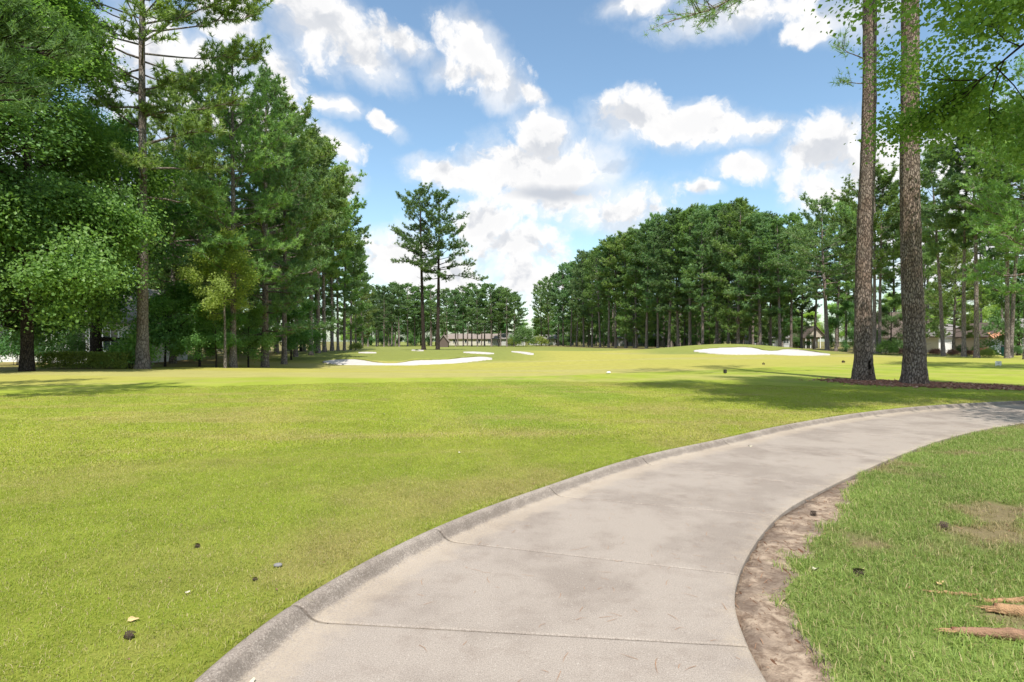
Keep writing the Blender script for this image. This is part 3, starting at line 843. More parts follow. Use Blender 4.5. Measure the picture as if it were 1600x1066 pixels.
def leaves(pos, outd, k, spread, ln, wd, rg, up=0.9):
    n = len(pos)
    P = np.repeat(pos, k, 0) + rg.normal(0, 1, (n * k, 3)) * np.asarray(spread)
    O = np.repeat(outd, k, 0)
    nrm = unit(O * 0.5 + np.array([0, 0, up]) + rg.normal(0, 0.55, P.shape))
    d = unit(np.cross(nrm, rg.normal(0, 1, P.shape)) + O * 0.35 + np.array([0, 0, -0.25]))
    s = unit(np.cross(nrm, d))
    sc = rg.uniform(0.45, 1.3, (n * k, 1))
    l_, w_ = ln * sc, wd * sc
    V = np.stack([P - d * l_ / 2, P + s * w_ / 2 + nrm * w_ * 0.14, P + d * l_ / 2, P - s * w_ / 2 + nrm * w_ * 0.14], 1).reshape(-1, 3)
    f = np.arange(n * k * 4).reshape(-1, 4)
    tint = np.repeat(rg.random(n) * 0.7, k) + 0.3 * rg.random(n * k)
    return V, f, np.repeat(tint, 4)


def trunk_line(H, rg, lean, wander, n=16):
    t = np.linspace(0, 1, n)
    wx = np.cumsum(rg.normal(0, wander, n)) * 0.5; wy = np.cumsum(rg.normal(0, wander, n)) * 0.5
    wx -= wx[0]; wy -= wy[0]
    la = lean
    return np.stack([la[0] * H * t + wx * t, la[1] * H * t + wy * t, H * t], -1)


def pine(seed, H, r0, c0, Rc, nb, leafmat, barkmat, k=12, ln=0.24, wd=0.030, sp=0.30, lean=(0, 0), wander=0.05, low=0.0, peak=0.35, gap=0.0,
         sides=10, fork=False, extra=(), stubs=5, topround=0.55, ascend=1.0):
    rg = np.random.default_rng(seed)
    T = trunk_line(H, rg, lean, wander)
    th = np.linspace(0, 1, len(T))
    rad = r0 * (1 - 0.80 * th ** 1.15) * (1 + 0.38 * np.exp(-th * H / 0.55))
    g = Geo()
    # finer rings near the flared foot
    fine = np.concatenate([[-0.3, 0, .15, .35, .6, 1.0, 1.6], np.linspace(2.5, H, 18)]) / H
    TP = np.stack([np.interp(fine, th, T[:, j]) for j in range(3)], -1); TP[0, 2] = -0.3
    tr_ = r0 * (1 - 0.80 * np.clip(fine, 0, 1) ** 1.15) * (1 + 0.38 * np.exp(-np.clip(fine, 0, 1) * H / 0.55))
    wob = 1 + 0.05 * rg.normal(0, 1, (len(TP), sides))
    g.tube(TP, tr_[:, None] * wob, sides)
    tp, td = [], []

    def pt(t):
        return np.array([np.interp(t, th, T[:, j]) for j in range(3)])

    def limb(p, d, L, r, ns, upc):
        """primary limb with side shoots; collects tuft points"""
        n = 7; s = np.linspace(0, 1, n)
        bend = rg.normal(0, 0.10, 3); bend[2] = upc
        pts = p + d[None] * (L * s)[:, None] + bend[None] * (L * s ** 2)[:, None] + rg.normal(0, 0.025 * L, (n, 3)) * s[:, None]
        g.tube(pts, r * (1 - 0.85 * s), 5)
        dirs = unit(np.gradient(pts, axis=0))
        for q in range(ns):
            f = rg.uniform(0.30, 1.0) ** 0.8
            b = np.array([np.interp(f, s, pts[:, j]) for j in range(3)]); dd = dirs[min(n - 1, int(f * n))]
            side = unit(np.cross(dd, [0, 0, 1])) * rg.choice([-1, 1])
            sdr = unit(dd * rg.uniform(.35, .9) + side * rg.uniform(.5, 1.0) + np.array([0, 0, rg.uniform(0.0, .6)]))
            l2 = L * rg.uniform(.16, .36) * (1.15 - .45 * f) + 0.25
            e = b + sdr * l2 + np.array([0, 0, 0.10 * l2])
            g.tube(np.array([b, (b + e) / 2 + rg.normal(0, .03, 3), e]), [r * .30, r * .2, r * .08], 3)
            m_ = max(2, int(l2 / sp))
            for w in np.linspace(0.35, 1.0, m_):
                tp.append(b + (e - b) * w + rg.normal(0, 0.10, 3)); td.append(unit(sdr + np.array([0, 0, .45]) + rg.normal(0, .35, 3)))
        for w in np.linspace(0.55, 1.0, max(3, int(L * .45 / sp))):
            b = np.array([np.interp(w, s, pts[:, j]) for j in range(3)])
            tp.append(b + rg.normal(0, 0.08, 3)); td.append(unit(dirs[-1] + np.array([0, 0, .4]) + rg.normal(0, .3, 3)))

    az = rg.random() * 6.28
    for i in range(nb):
        f = (i + rg.random()) / nb                         # 0 at the crown base, 1 at the top
        if rg.random() < gap: continue
        t = c0 + (0.985 - c0) * f
        az += 2.4 + rg.normal(0, .45)
        if f < peak: prof = low + (1 - low) * math.sin(f / peak * math.pi / 2)
        else: prof = max(0.0, 1 - ((f - peak) / (1 - peak)) ** 2.0) ** topround
        L = Rc * max(0.18, prof) * rg.uniform(.55, 1.15)
        el = (-0.12 + 0.95 * f ** 1.2) * ascend + rg.normal(0, .13)
        d = np.array([math.cos(az) * math.cos(el), math.sin(az) * math.cos(el), math.sin(el)])
        rr_ = max(0.016, np.interp(t, th, rad) * rg.uniform(.30, .50))
        limb(pt(t), d, L, rr_, int(5 + L * 3.4), rg.uniform(.02, .22))
    for (t, a, el, L, r, ns, upc) in extra:
        limb(pt(t), np.array([math.cos(a) * math.cos(el), math.sin(a) * math.cos(el), math.sin(el)]), L, r, ns, upc)
    top = pt(1.0)
    for i in range(14):
        tp.append(top + rg.normal(0, .22, 3)); td.append(unit(np.array([0, 0, 1]) + rg.normal(0, .6, 3)))
    for i in range(stubs):                                 # dead stubs below the crown
        t = c0 * rg.uniform(.45, .98); a = rg.random() * 6.28; L = rg.uniform(.3, 1.3)
        p = pt(t); d = np.array([math.cos(a), math.sin(a), rg.uniform(-.15, .35)])
        g.tube(np.array([p, p + d * L * .5, p + d * L + rg.normal(0, .05, 3)]), [.03, .022, .008], 4)
    V, f_, ti = needles(np.array(tp), np.array(td), k, ln, wd, 0.85, rg)
    tm = g.mesh('pine_trunk', barkmat, True)
    cm = new_mesh('pine_crown', V, [f_], [leafmat], attrs={'tint': ('FLOAT', ti)})
    return tm, cm


def broad(seed, H, r0, c0, Rc, leafmat, barkmat, nl=10, tips_k=46, leaf=(0.15, 0.10), spread=0.36, lean=(0, 0), sides=10, droop=0.0, levels=3, squash=1.0, nsub=(5, 5), dens=1.0, el0=0.0):
    rg = np.random.default_rng(seed)
    T = trunk_line(H * 0.86, rg, lean, 0.05); th = np.linspace(0, 1, len(T))
    g = Geo()
    rad = r0 * (1 - 0.86 * th) * (1 + 0.45 * np.exp(-th * H / 0.5)) + 0.012
    TP = T.copy(); TP[0, 2] = -0.3
    g.tube(TP, rad[:, None] * (1 + .05 * rg.normal(0, 1, (len(TP), sides))), sides)
    tips, outs = [], []
    cz = H * (c0 + 1) / 2

    def grow(p, d, L, r, lv):
        n = 5 if lv == 0 else 4; s = np.linspace(0, 1, n)
        bend = rg.normal(0, .16, 3) + np.array([0, 0, (.12 - droop) if lv == 0 else .05 - droop * .6])
        pts = p + d[None] * (L * s)[:, None] + bend[None] * (L * s ** 2)[:, None]
        g.tube(pts, r * (1 - .78 * s), 5 if lv == 0 else 3)
        dirs = unit(np.gradient(pts, axis=0))
        if lv >= levels - 1:
            for w in (0.45, .75, 1.0):
                q = np.array([np.interp(w, s, pts[:, j]) for j in range(3)])
                tips.append(q); outs.append(unit(q - np.array([T[-1][0] * .5, T[-1][1] * .5, cz * .85])))
            return
        ns = nsub[min(lv, len(nsub) - 1)]
        for i in range(ns):
            f = rg.uniform(.28, 1.0) if i else 1.0
            b = np.array([np.interp(f, s, pts[:, j]) for j in range(3)]); dd = dirs[min(n - 1, int(f * n))]
            nd = unit(dd * rg.uniform(.5, 1.1) + unit(rg.normal(0, 1, 3)) * rg.uniform(.5, .95) + np.array([0, 0, .12 - droop * .6]))
            grow(b, nd, L * rg.uniform(.38, .62) * (1.15 - .3 * f), r * .5, lv + 1)

    az = rg.random() * 6.28
    for i in range(nl):
        f = (i + rg.random() * .9) / nl
        t = (c0 + (1 - c0) * f * .98)
        az += 2.4 + rg.normal(0, .35)
        prof = math.sqrt(max(0.06, 1 - ((f - .38) / .68) ** 2)) * squash
        el = el0 - 0.10 + 1.1 * f ** 1.3 + rg.normal(0, .14) - droop * .5
        L = Rc * prof * rg.uniform(.72, 1.05) * 0.78
        p = np.array([np.interp(t, th, T[:, j]) for j in range(3)])
        d = np.array([math.cos(az) * math.cos(el), math.sin(az) * math.cos(el), math.sin(el)])
        grow(p, d, L, max(.02, np.interp(t, th, rad) * .5), 0)
    tips_, outs_ = np.array(tips), np.array(outs)
    V, f_, ti = leaves(tips_, outs_, tips_k, (spread, spread, spread * .72), leaf[0], leaf[1], rg)
    tm = g.mesh('tree_trunk', barkmat, True)
    cm = new_mesh('tree_crown', V, [f_], [leafmat], attrs={'tint': ('FLOAT', ti)})
    return tm, cm


def bush(seed, rx, ry, h, leafmat, n=420, k=14, leaf=(0.09, 0.055), spread=0.13, box=False):
    """rounded or clipped shrub: leaf clumps over its volume, on short stems"""
    rg = np.random.default_rng(seed)
    g = Geo()
    if box:
        p = np.stack([rg.uniform(-rx, rx, n), rg.uniform(-ry, ry, n), rg.uniform(0.08, h, n)], -1)
        q = rg.random(n)
        p[q < .45, 2] = h * rg.uniform(.93, 1.04, (q < .45).sum()); fr = (q >= .45) & (q < .85); p[fr, 1] = rg.choice([-1, 1], fr.sum(), p=[.8, .2]) * ry * rg.uniform(.92, 1.05, fr.sum())
    else:
        d = unit(rg.normal(0, 1, (n, 3))); d[:, 2] = np.abs(d[:, 2]) * 1.15 - .18
        rr_ = rg.uniform(.55, 1.0, n) ** .5
        lump = 1 + .22 * np.sin(d[:, 0] * 5 + seed) * np.cos(d[:, 1] * 4 - seed) + .12 * rg.normal(0, 1, n)
        p = d * rr_[:, None] * lump[:, None] * np.array([rx, ry, h * .62]) + np.array([0, 0, h * .40])
        p[:, 2] = np.maximum(p[:, 2], .05)
    for i in range(9):
        e = p[rg.integers(n)] * np.array([.8, .8, .9])
        b = np.array([e[0] * (.3 if not box else .95), e[1] * .3, -0.1])
        g.tube(np.array([b, (b + e) / 2 + rg.normal(0, .03, 3), e]), [.02, .015, .006], 4)
    o = unit(p - np.array([0, 0, h * .3]))
    V, f_, ti = leaves(p, o, k, spread, leaf[0], leaf[1], rg, up=.6)
    return g.mesh('stems', M['twig'], True), new_mesh('foliage', V, [f_], [leafmat], attrs={'tint': ('FLOAT', ti)})


rnd = random.Random(12)


def place(name, meshes, loc, rz, label, cat, group=None, s=1.0, parts=('trunk', 'crown'), sz=None):
    r = link(name, None, loc=loc, rz=rz, label=label, cat=cat, group=group, scale=(s, s, sz if sz else s))
    r.empty_display_size = .3
    if name == 'pine_tree' and loc[1] > 40: r.rotation_euler = (rnd.gauss(0, .014), rnd.gauss(0, .018), rz)
    for nm, me in zip(parts, meshes):
        link(nm, me, parent=r)
    return r


# ------------------------------------------------------------------ the two great pine trunks by the path
def great_trunk(seed, r0, rtop, Hc, lean, hollow):
    """foot flared on root spurs, bark surface modelled to a real hollow"""
    rg = np.random.default_rng(seed)
    sides = 64; zs = np.concatenate([np.linspace(-.3, 2.2, 60), np.linspace(2.3, Hc, 90)])
    a = np.arange(sides) / sides * 2 * np.pi
    r = r0 + (rtop - r0) * (np.clip(zs, 0, Hc) / Hc) ** .9
    flare = 0.11 * np.exp(-np.clip(zs, 0, 9) / .55)
    spur = 1 + .5 * np.sin(a * 5 + seed)[None] * .5 + .25 * np.sin(a * 3 + 1)[None]
    RR = r[:, None] * (1 + .012 * np.sin(a * 9 + 2)[None] + .02 * np.sin(a * 4 + zs[:, None] * .7)) + flare[:, None] * spur
    # bark plates as relief
    u = a[None] * r[:, None] * 9; v = zs[:, None] * 2.8 + 0 * a[None]
    RR += .030 * (vnoise(u, v, seed) - .5) + .018 * (vnoise(u * 2.2, v * 2.2, seed + 3) - .5)
    if hollow is not None:
        ha, hz, hw, hh = hollow
        da = (a[None] - ha + np.pi) % (2 * np.pi) - np.pi
        q = (da * r0 / (hw * (1 + .3 * np.sin(zs[:, None] * 9)))) ** 2 + ((zs[:, None] - hz) / hh) ** 2
        qh = q
        RR -= .22 * sstep(1.15, .6, q); RR += .03 * sstep(.5, 0, np.abs(q - 1.5))
    cx = lean[0] * zs + .05 * np.sin(zs * .45 + seed); cy = lean[1] * zs
    cx -= cx[12]
    V = np.stack([cx[:, None] + RR * np.cos(a)[None], cy[:, None] + RR * np.sin(a)[None], zs[:, None] + 0 * RR], -1).reshape(-1, 3)
    n = len(zs); i = np.arange(n - 1)[:, None] * sides; j = np.arange(sides)[None]; k = (j + 1) % sides
    q = np.stack([i + j, i + k, i + sides + k, i + sides + j], -1).reshape(-1, 4)
    dark = (qh.ravel()[q].mean(1) < 1.0) if hollow is not None else np.zeros(len(q), bool)  # faces inside the hollow, given the painted-shade colour
    return V, q, dark


def great_pine(name, label, loc, seed, r0, rtop, H, lean, hollow, extra, crown_r, c0):
    V, q, dk = great_trunk(seed, r0, rtop, H * .80, lean, hollow)
    tm, cm = pine(seed, H, rtop * 1.35, c0, crown_r, 26, M['needle'], M['bark'], k=14, ln=.24, wd=.022, sp=.26, lean=lean, wander=0.0, extra=extra, stubs=0, peak=.4, ascend=1.0, gap=.40)
    # limbs and upper stem come from the crown maker, the stem below from the modelled trunk
    co = np.empty(len(tm.vertices) * 3, np.float32); tm.vertices.foreach_get('co', co); co = co.reshape(-1, 3)
    fq = np.empty(len(tm.loops), np.int32); tm.loops.foreach_get('vertex_index', fq); fq = fq.reshape(-1, 4)
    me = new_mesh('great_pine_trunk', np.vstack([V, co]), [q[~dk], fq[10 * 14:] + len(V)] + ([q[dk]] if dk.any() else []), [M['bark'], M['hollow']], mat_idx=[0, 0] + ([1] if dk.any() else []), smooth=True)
    return place(name, (me, cm), loc, 0, label, 'pine tree')


M['hollow'] = plain('hollow_painted_shade', (.020, .014, .011), .95, .4, 30)  # near-black colour paints in the shade that the shallow recess lacks
TA = ray(1349, 595.5); TB = ray(1430, 601)
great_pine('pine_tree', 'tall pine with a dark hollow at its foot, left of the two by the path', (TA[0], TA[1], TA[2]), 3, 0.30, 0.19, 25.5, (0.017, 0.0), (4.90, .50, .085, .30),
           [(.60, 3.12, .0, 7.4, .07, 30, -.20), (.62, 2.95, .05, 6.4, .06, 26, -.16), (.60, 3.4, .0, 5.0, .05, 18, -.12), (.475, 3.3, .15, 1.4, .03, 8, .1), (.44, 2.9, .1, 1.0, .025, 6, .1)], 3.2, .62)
great_pine('pine_tree', 'thick straight pine trunk with scaly bark, right of the two by the path', (TB[0], TB[1], TB[2]), 8, 0.335, 0.22, 26.5, (-0.006, 0.01), None,
           [(.62, .3, .2, 3.0, .07, 9, .05)], 3.2, .62)

# ------------------------------------------------------------------ bark mulch and pine straw round the two trunks
rg = np.random.default_rng(55)
mc = np.array([ray(1322, 596), ray(1400, 606), ray(1480, 610.5), ray(1578, 610), ray(1560, 604), ray(1480, 600), ray(1400, 597)])
cxm, cym = mc[:, 0].mean(), mc[:, 1].mean()
N = 8500
tt = rg.random(N) ** 1.1; A_ = ray(1330, 597); B_ = ray(1575, 607)
ctr = A_[:2][None] * (1 - tt[:, None]) + B_[:2][None] * tt[:, None]
off = rg.normal(0, 1, (N, 2)) * np.array([.55, .95]) * (0.95 - .45 * np.abs(tt - .45))[:, None]
P = np.column_stack([ctr + off, np.zeros(N)])
P[:, 2] = Hground(P[:, 0], P[:, 1]) + .012 + .05 * np.exp(-(off ** 2).sum(1) / .18) * rg.random(N) + .01 * rg.random(N)
th = rg.random(N) * 6.28; l_ = rg.uniform(.03, .15, N); w_ = rg.uniform(.02, .06, N); hz = rg.uniform(.008, .03, N)
ca, sa = np.cos(th), np.sin(th)
e1 = np.stack([ca, sa, rg.normal(0, .18, N)], -1) * l_[:, None]; e2 = np.stack([-sa, ca, rg.normal(0, .25, N)], -1) * w_[:, None]; e3 = np.array([0, 0, 1])[None] * hz[:, None]
cor = [(-1, -1, 0), (1, -.8, 0), (1, 1, 0), (-.9, 1, 0), (-.8, -.7, 1), (.7, -.6, 1), (.8, .7, 1), (-.9, .6, 1)]
V = np.stack([P + e1 * a / 2 + e2 * b / 2 + e3 * c for a, b, c in cor], 1).reshape(-1, 3)
f = (np.arange(N)[:, None, None] * 8 + np.array([(4, 5, 6, 7), (0, 1, 5, 4), (1, 2, 6, 5), (2, 3, 7, 6), (3, 0, 4, 7)])[None]).reshape(-1, 4)
mm, t = material('bark_mulch')
ti = t.node('ShaderNodeAttribute', attribute_name='tint').outputs['Fac']
c = t.mix(ti, rgb(0.12, 0.055, 0.038), rgb(0.40, 0.20, 0.135)); c = t.mix(t.ramp(ti, .85, 1), c, rgb(.48, .33, .24))
finish(t, principled(t, c, .9, spec=.1))
link('bark_mulch', new_mesh('bark_mulch', V, [f], [mm], attrs={'tint': ('FLOAT', np.repeat(rg.random(N), 8))}), kind='stuff', label='reddish bark mulch strewn around the two large pine trunks')

# ------------------------------------------------------------------ prototypes
PN = []     # pines for the stands
FK = dict(k=12, ln=.42, wd=.125, sp=.40)
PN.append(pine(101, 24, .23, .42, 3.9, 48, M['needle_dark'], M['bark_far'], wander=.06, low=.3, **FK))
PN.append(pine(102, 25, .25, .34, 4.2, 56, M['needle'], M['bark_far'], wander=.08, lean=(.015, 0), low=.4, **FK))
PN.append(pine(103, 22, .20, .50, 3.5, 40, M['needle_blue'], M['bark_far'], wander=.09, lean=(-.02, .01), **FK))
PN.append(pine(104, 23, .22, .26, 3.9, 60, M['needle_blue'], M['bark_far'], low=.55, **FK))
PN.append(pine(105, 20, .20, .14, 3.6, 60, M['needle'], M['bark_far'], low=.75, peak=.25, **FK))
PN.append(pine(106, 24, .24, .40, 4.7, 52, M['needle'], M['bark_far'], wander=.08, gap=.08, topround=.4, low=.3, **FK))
BR = []     # broadleaf trees for the background
BR.append(broad(201, 13, .20, .16, 4.6, M['leaf_dark'], M['bark_dark'], nl=13, tips_k=24, leaf=(.24, .16), spread=.42))
BR.append(broad(202, 11, .17, .12, 4.2, M['leaf'], M['bark_dark'], nl=12, tips_k=24, leaf=(.24, .16), spread=.40))
BR.append(broad(203, 12, .18, .12, 4.8, M['leaf_light'], M['bark_grey'], nl=12, tips_k=24, leaf=(.26, .17), spread=.44))
SH = [bush(301, 1.3, 1.2, 2.2, M['leaf_dark'], 420, 13, (.14, .08), .18), bush(302, .8, .8, 1.1, M['leaf'], 300, 12, (.11, .065), .12),
      bush(303, 1.0, .9, 1.0, M['leaf_hedge'], 300, 12, (.11, .065), .12), bush(304, .7, .6, .7, M['leaf_red'], 260, 11, (.09, .05), .09)]

# ------------------------------------------------------------------ left wood, tree by tree
oak = broad(401, 19.0, .25, .16, 5.2, M['leaf'], M['bark_dark'], nl=30, tips_k=52, leaf=(.17, .12), spread=.54, levels=3, nsub=(7, 6), lean=(.012, 0))
place('shade_tree', oak, at(42, 27.0), 2.1, 'large broadleaf shade tree with a near-black trunk at the far left', 'tree')
oak2 = broad(402, 15.0, .30, .12, 5.2, M['leaf_dark'], M['bark_dark'], nl=18, tips_k=34, leaf=(.17, .115), spread=.40, nsub=(6, 6))
place('shade_tree', oak2, at(-75, 25.0), .7, 'broadleaf tree with greyish leaves cut by the left edge of the photo', 'tree')
place('shade_tree', oak2, at(150, 34.5), 3.9, 'dark broadleaf tree behind the hedge, between the black trunk and the tall pine', 'tree', s=1.05)
pA = pine(410, 26.0, .30, .52, 6.0, 58, M['needle'], M['bark_grey'], k=20, ln=.32, wd=.064, sp=.27, ascend=1.35, topround=.35, gap=.05,
          extra=[(.53, .1, .25, 4.6, .10, 16, .05), (.47, -.3, .10, 4.4, .09, 16, .05), (.42, .2, .05, 4.0, .08, 15, 0), (.36, .5, 0, 3.4, .07, 13, 0), (.50, 2.8, .5, 3.8, .09, 12, .2), (.40, -1.0, .0, 3.8, .07, 14, 0)])
place('pine_tree', pA, at(223, 31.0), 0, 'tall open-crowned pine with a thick grey trunk right of the hedge', 'pine tree')
pB = pine(411, 21.0, .22, .26, 3.9, 70, M['needle'], M['bark_grey'], k=16, ln=.30, wd=.058, sp=.27, low=.6, peak=.3)
place('pine_tree', pB, at(364, 36.0), .9, 'slender pine with a pale bare lower trunk behind the young yellow-green tree', 'pine tree', s=.94)
pC = pine(412, 22.0, .26, .10, 4.4, 92, M['needle_dark'], M['bark_far'], k=15, ln=.32, wd=.068, sp=.30, low=.85, peak=.22, topround=.8)
place('pine_tree', pC, at(414, 41.5), .4, 'dense pyramid-shaped dark pine with foliage almost to the ground', 'pine tree', s=.98)
place('pine_tree', pC, at(310, 47.0), 2.4, 'dense dark pine set back between the two front pale trunks of the left wood', 'pine tree', s=.93)
place('pine_tree', pB, at(270, 43.0), 2.9, 'pine set back right behind the tall open-crowned pine', 'pine tree', s=1.0)
yng = broad(420, 8.2, .07, .45, 2.0, M['leaf_light'], M['bark_grey'], nl=11, tips_k=30, leaf=(.12, .075), spread=.24, nsub=(5, 4))
place('young_tree', yng, at(352, 34.3), .3, 'slim young tree with a bright yellow-green crown before the left wood', 'tree')
dg = broad(421, 4.4, .06, .30, 2.3, M['leaf'], M['bark_dark'], nl=10, tips_k=26, leaf=(.15, .09), spread=.24, nsub=(5, 4))
for k, (px, Z, s, w) in enumerate([(258, 36.5, .95, 'just right of the thick grey pine trunk'), (312, 38, 1.1, 'midway between the thick grey and the slender pine trunks'), (338, 35.6, .75, 'just left of the slender pale pine trunk'), (388, 40.5, .85, 'just right of the slender pale pine trunk'), (455, 50, 1.0, 'right of the pyramid-shaped pine')]):
    place('understory_tree', dg, at(px, Z), k * 1.3, 'low leafy understory tree ' + w, 'tree', 'understory trees of the left wood', s)
for k, (px, Z, i, s, w) in enumerate([(240, 52, 0, 1.05, 'behind the thick grey pine trunk'), (330, 56, 0, 1.15, 'deep in the wood behind the slender pine'), (415, 60, 0, 1.0, 'behind the pyramid-shaped pine'), (90, 50, 0, 1.0, 'behind the pale house at the left'), (20, 54, 2, 1.0, 'sunlit behind the porch at the far left'), (470, 72, 1, .9, 'behind the left end of the receding pine row')]):
    place('forest_tree', BR[i], at(px, Z), k * 2.2, 'dark broadleaf tree ' + w if i == 0 else 'green broadleaf tree ' + w, 'tree', 'broadleaf trees inside the left wood', s)
# receding row of pines, left wood
row = [(444, 46, 5, .86), (462, 54, 3, .88), (486, 57, 0, .93), (497, 62, 1, .92), (507, 66, 5, .95), (519, 74, 1, .92), (528, 80, 3, .86), (538, 82, 0, .88), (548, 92, 4, .92), (556, 100, 2, .80), (566, 118, 4, .80)]
for k, (px, Z, i, s) in enumerate(row):
    place('pine_tree', PN[i], at(px, Z), rnd.uniform(0, 6.28), '%s pine of the receding row along the left wood, counted from the camera' % ORD[k], 'pine tree', 'receding pine row of the left wood', s)
for k in range(13):
    px = 245 + k * 21 + rnd.uniform(-8, 8)
    place('pine_tree', PN[rnd.choice([0, 1, 3, 4])], at(px, rnd.uniform(62, 96)), rnd.uniform(0, 6.28), 'pine standing deep inside the left wood, mostly hidden', 'pine tree', 'pines hidden deep in the left wood', rnd.uniform(.8, .95))
for k in range(5):
    px = -60 + k * 62
    place('pine_tree', PN[rnd.choice([0, 1, 3])], at(px, rnd.uniform(60, 80)), rnd.uniform(0, 6.28), 'pine far behind the left house, showing only through leaf gaps', 'pine tree', 'pines behind the left house', .95)
nearp = pine(430, 14, .20, .50, 2.6, 20, M['needle_dark'], M['bark_dark'], k=18, ln=.24, wd=.03, sp=.20, low=.6,
             extra=[(.60, .05, .08, 5.6, .07, 44, -.06), (.54, .2, .05, 5.2, .06, 38, -.08), (.47, -.1, .05, 5.0, .06, 36, -.08)])
place('pine_tree', nearp, (-16.4, 12.5, 0.0), 0, 'near pine whose dark bough hangs into the top left corner', 'pine tree')

# ------------------------------------------------------------------ twin pines on the fairway's far rise
tw1 = pine(440, 24.5, .30, .50, 4.8, 40, M['needle_dark'], M['bark_dark'], k=12, ln=.40, wd=.095, sp=.40, gap=.0, low=.65, peak=.3, topround=.6)
tw2 = pine(441, 24.0, .30, .46, 5.2, 42, M['needle_dark'], M['bark_dark'], k=12, ln=.40, wd=.095, sp=.40, gap=.0, lean=(.012, 0), low=.7, peak=.3, topround=.6,
           extra=[(.49, .1, -.05, 6.3, .09, 16, -.10), (.53, -.5, .1, 5.6, .08, 14, -.05)])
place('pine_tree', tw1, at(662, 88), 0, 'left one of the twin tall pines standing alone beyond the bunker', 'pine tree')
place('pine_tree', tw2, at(684, 88), 0, 'right one of the twin tall pines standing alone beyond the bunker', 'pine tree')

# ------------------------------------------------------------------ grove at the far end of the hole
far = [(575, 150, 3, .66), (588, 158, 0, .66), (600, 150, 3, .64), (612, 160, 0, .70), (624, 152, 2, .70), (637, 158, 0, .68), (648, 165, 3, .70), (673, 162, 0, .68),
       (698, 160, 3, .66), (712, 155, 3, .62), (724, 160, 0, .66), (737, 158, 0, .68), (746, 152, 3, .62), (757, 158, 0, .68), (768, 152, 0, .65), (779, 156, 3, .64), (792, 150, 0, .60), (803, 154, 3, .56)]
far = [(p_, z_, i_, s_ * 1.06) for p_, z_, i_, s_ in far]
for k, (px, Z, i, s) in enumerate(far):
    place('pine_tree', PN[i], at(px, Z), rnd.uniform(0, 6.28), '%s pine from the left in the dark grove at the far end' % ORD[k], 'pine tree', 'pines of the far grove', s * 1.32, sz=s)
for k in range(14):
    place('pine_tree', PN[rnd.choice([0, 3, 3])], at(568 + k * 18 + rnd.uniform(-6, 6), rnd.uniform(168, 186)), rnd.uniform(0, 6.28), 'pine in the back rows of the far grove', 'pine tree', 'back rows of the far grove', rnd.uniform(.82, .98), sz=rnd.uniform(.62, .76))

# ------------------------------------------------------------------ right stand
prof = [(832, 460), (860, 418), (900, 396), (950, 370), (1000, 346), (1050, 328), (1090, 312), (1140, 308), (1190, 320), (1225, 345), (1260, 322), (1300, 330)]
pp = np.array(prof, float)
front = [(846, 185), (858, 176), (872, 166), (880, 164), (892, 158), (901, 152), (912, 146), (925, 143), (938, 136), (951, 128), (962, 124), (978, 122), (994, 118), (1010, 114), (1028, 112), (1045, 108), (1060, 108), (1078, 105), (1098, 100), (1120, 104), (1138, 100), (1153, 92), (1172, 96), (1188, 88), (1204, 94), (1219, 86)]
HN = [24, 25, 22, 23, 20, 24]
for k, (px, Z) in enumerate(front):
    ytop = np.interp(px, pp[:, 0], pp[:, 1]) + rnd.uniform(-4, 16)
    hgt = CAM_H + (533 - ytop) / FPX * Z
    i = rnd.choice([0, 1, 0, 3, 5, 1, 2]) if k % 3 else rnd.choice([3, 4, 3])
    if 940 < px < 970: i = 0
    place('pine_tree', PN[i], at(px, Z), rnd.uniform(0, 6.28), '%s pine from the left along the front of the right-hand stand' % ORD[k], 'pine tree', 'front row of the right-hand pine stand', hgt / HN[i] * rnd.uniform(.95, 1.25), sz=hgt / HN[i] * .985)
for k in range(24):
    px = 862 + (k % 12) * 32 + rnd.uniform(-8, 8); Z = np.interp(px, [840, 1000, 1100, 1250], [195, 132, 118, 110]) + rnd.uniform(6, 30)
    ytop = np.interp(px, pp[:, 0], pp[:, 1]) + rnd.uniform(8, 40)
    i = rnd.choice([0, 1, 3, 4, 3, 4])
    place('pine_tree', PN[i], at(px, Z), rnd.uniform(0, 6.28), 'pine in the back rows of the right-hand stand', 'pine tree', 'back rows of the right-hand pine stand', (CAM_H + (533 - ytop) / FPX * Z) / HN[i])
for k in range(18):
    px = 900 + k * 19 + rnd.uniform(-6, 6); Z = np.interp(px, [900, 985, 1240], [150, 116, 96]) + rnd.uniform(2, 14)
    place('pine_tree', PN[4], at(px, Z), rnd.uniform(0, 6.28), 'short bushy pine filling the space beneath the right-hand stand', 'pine tree', 'low pines beneath the right-hand stand', rnd.uniform(.38, .66))

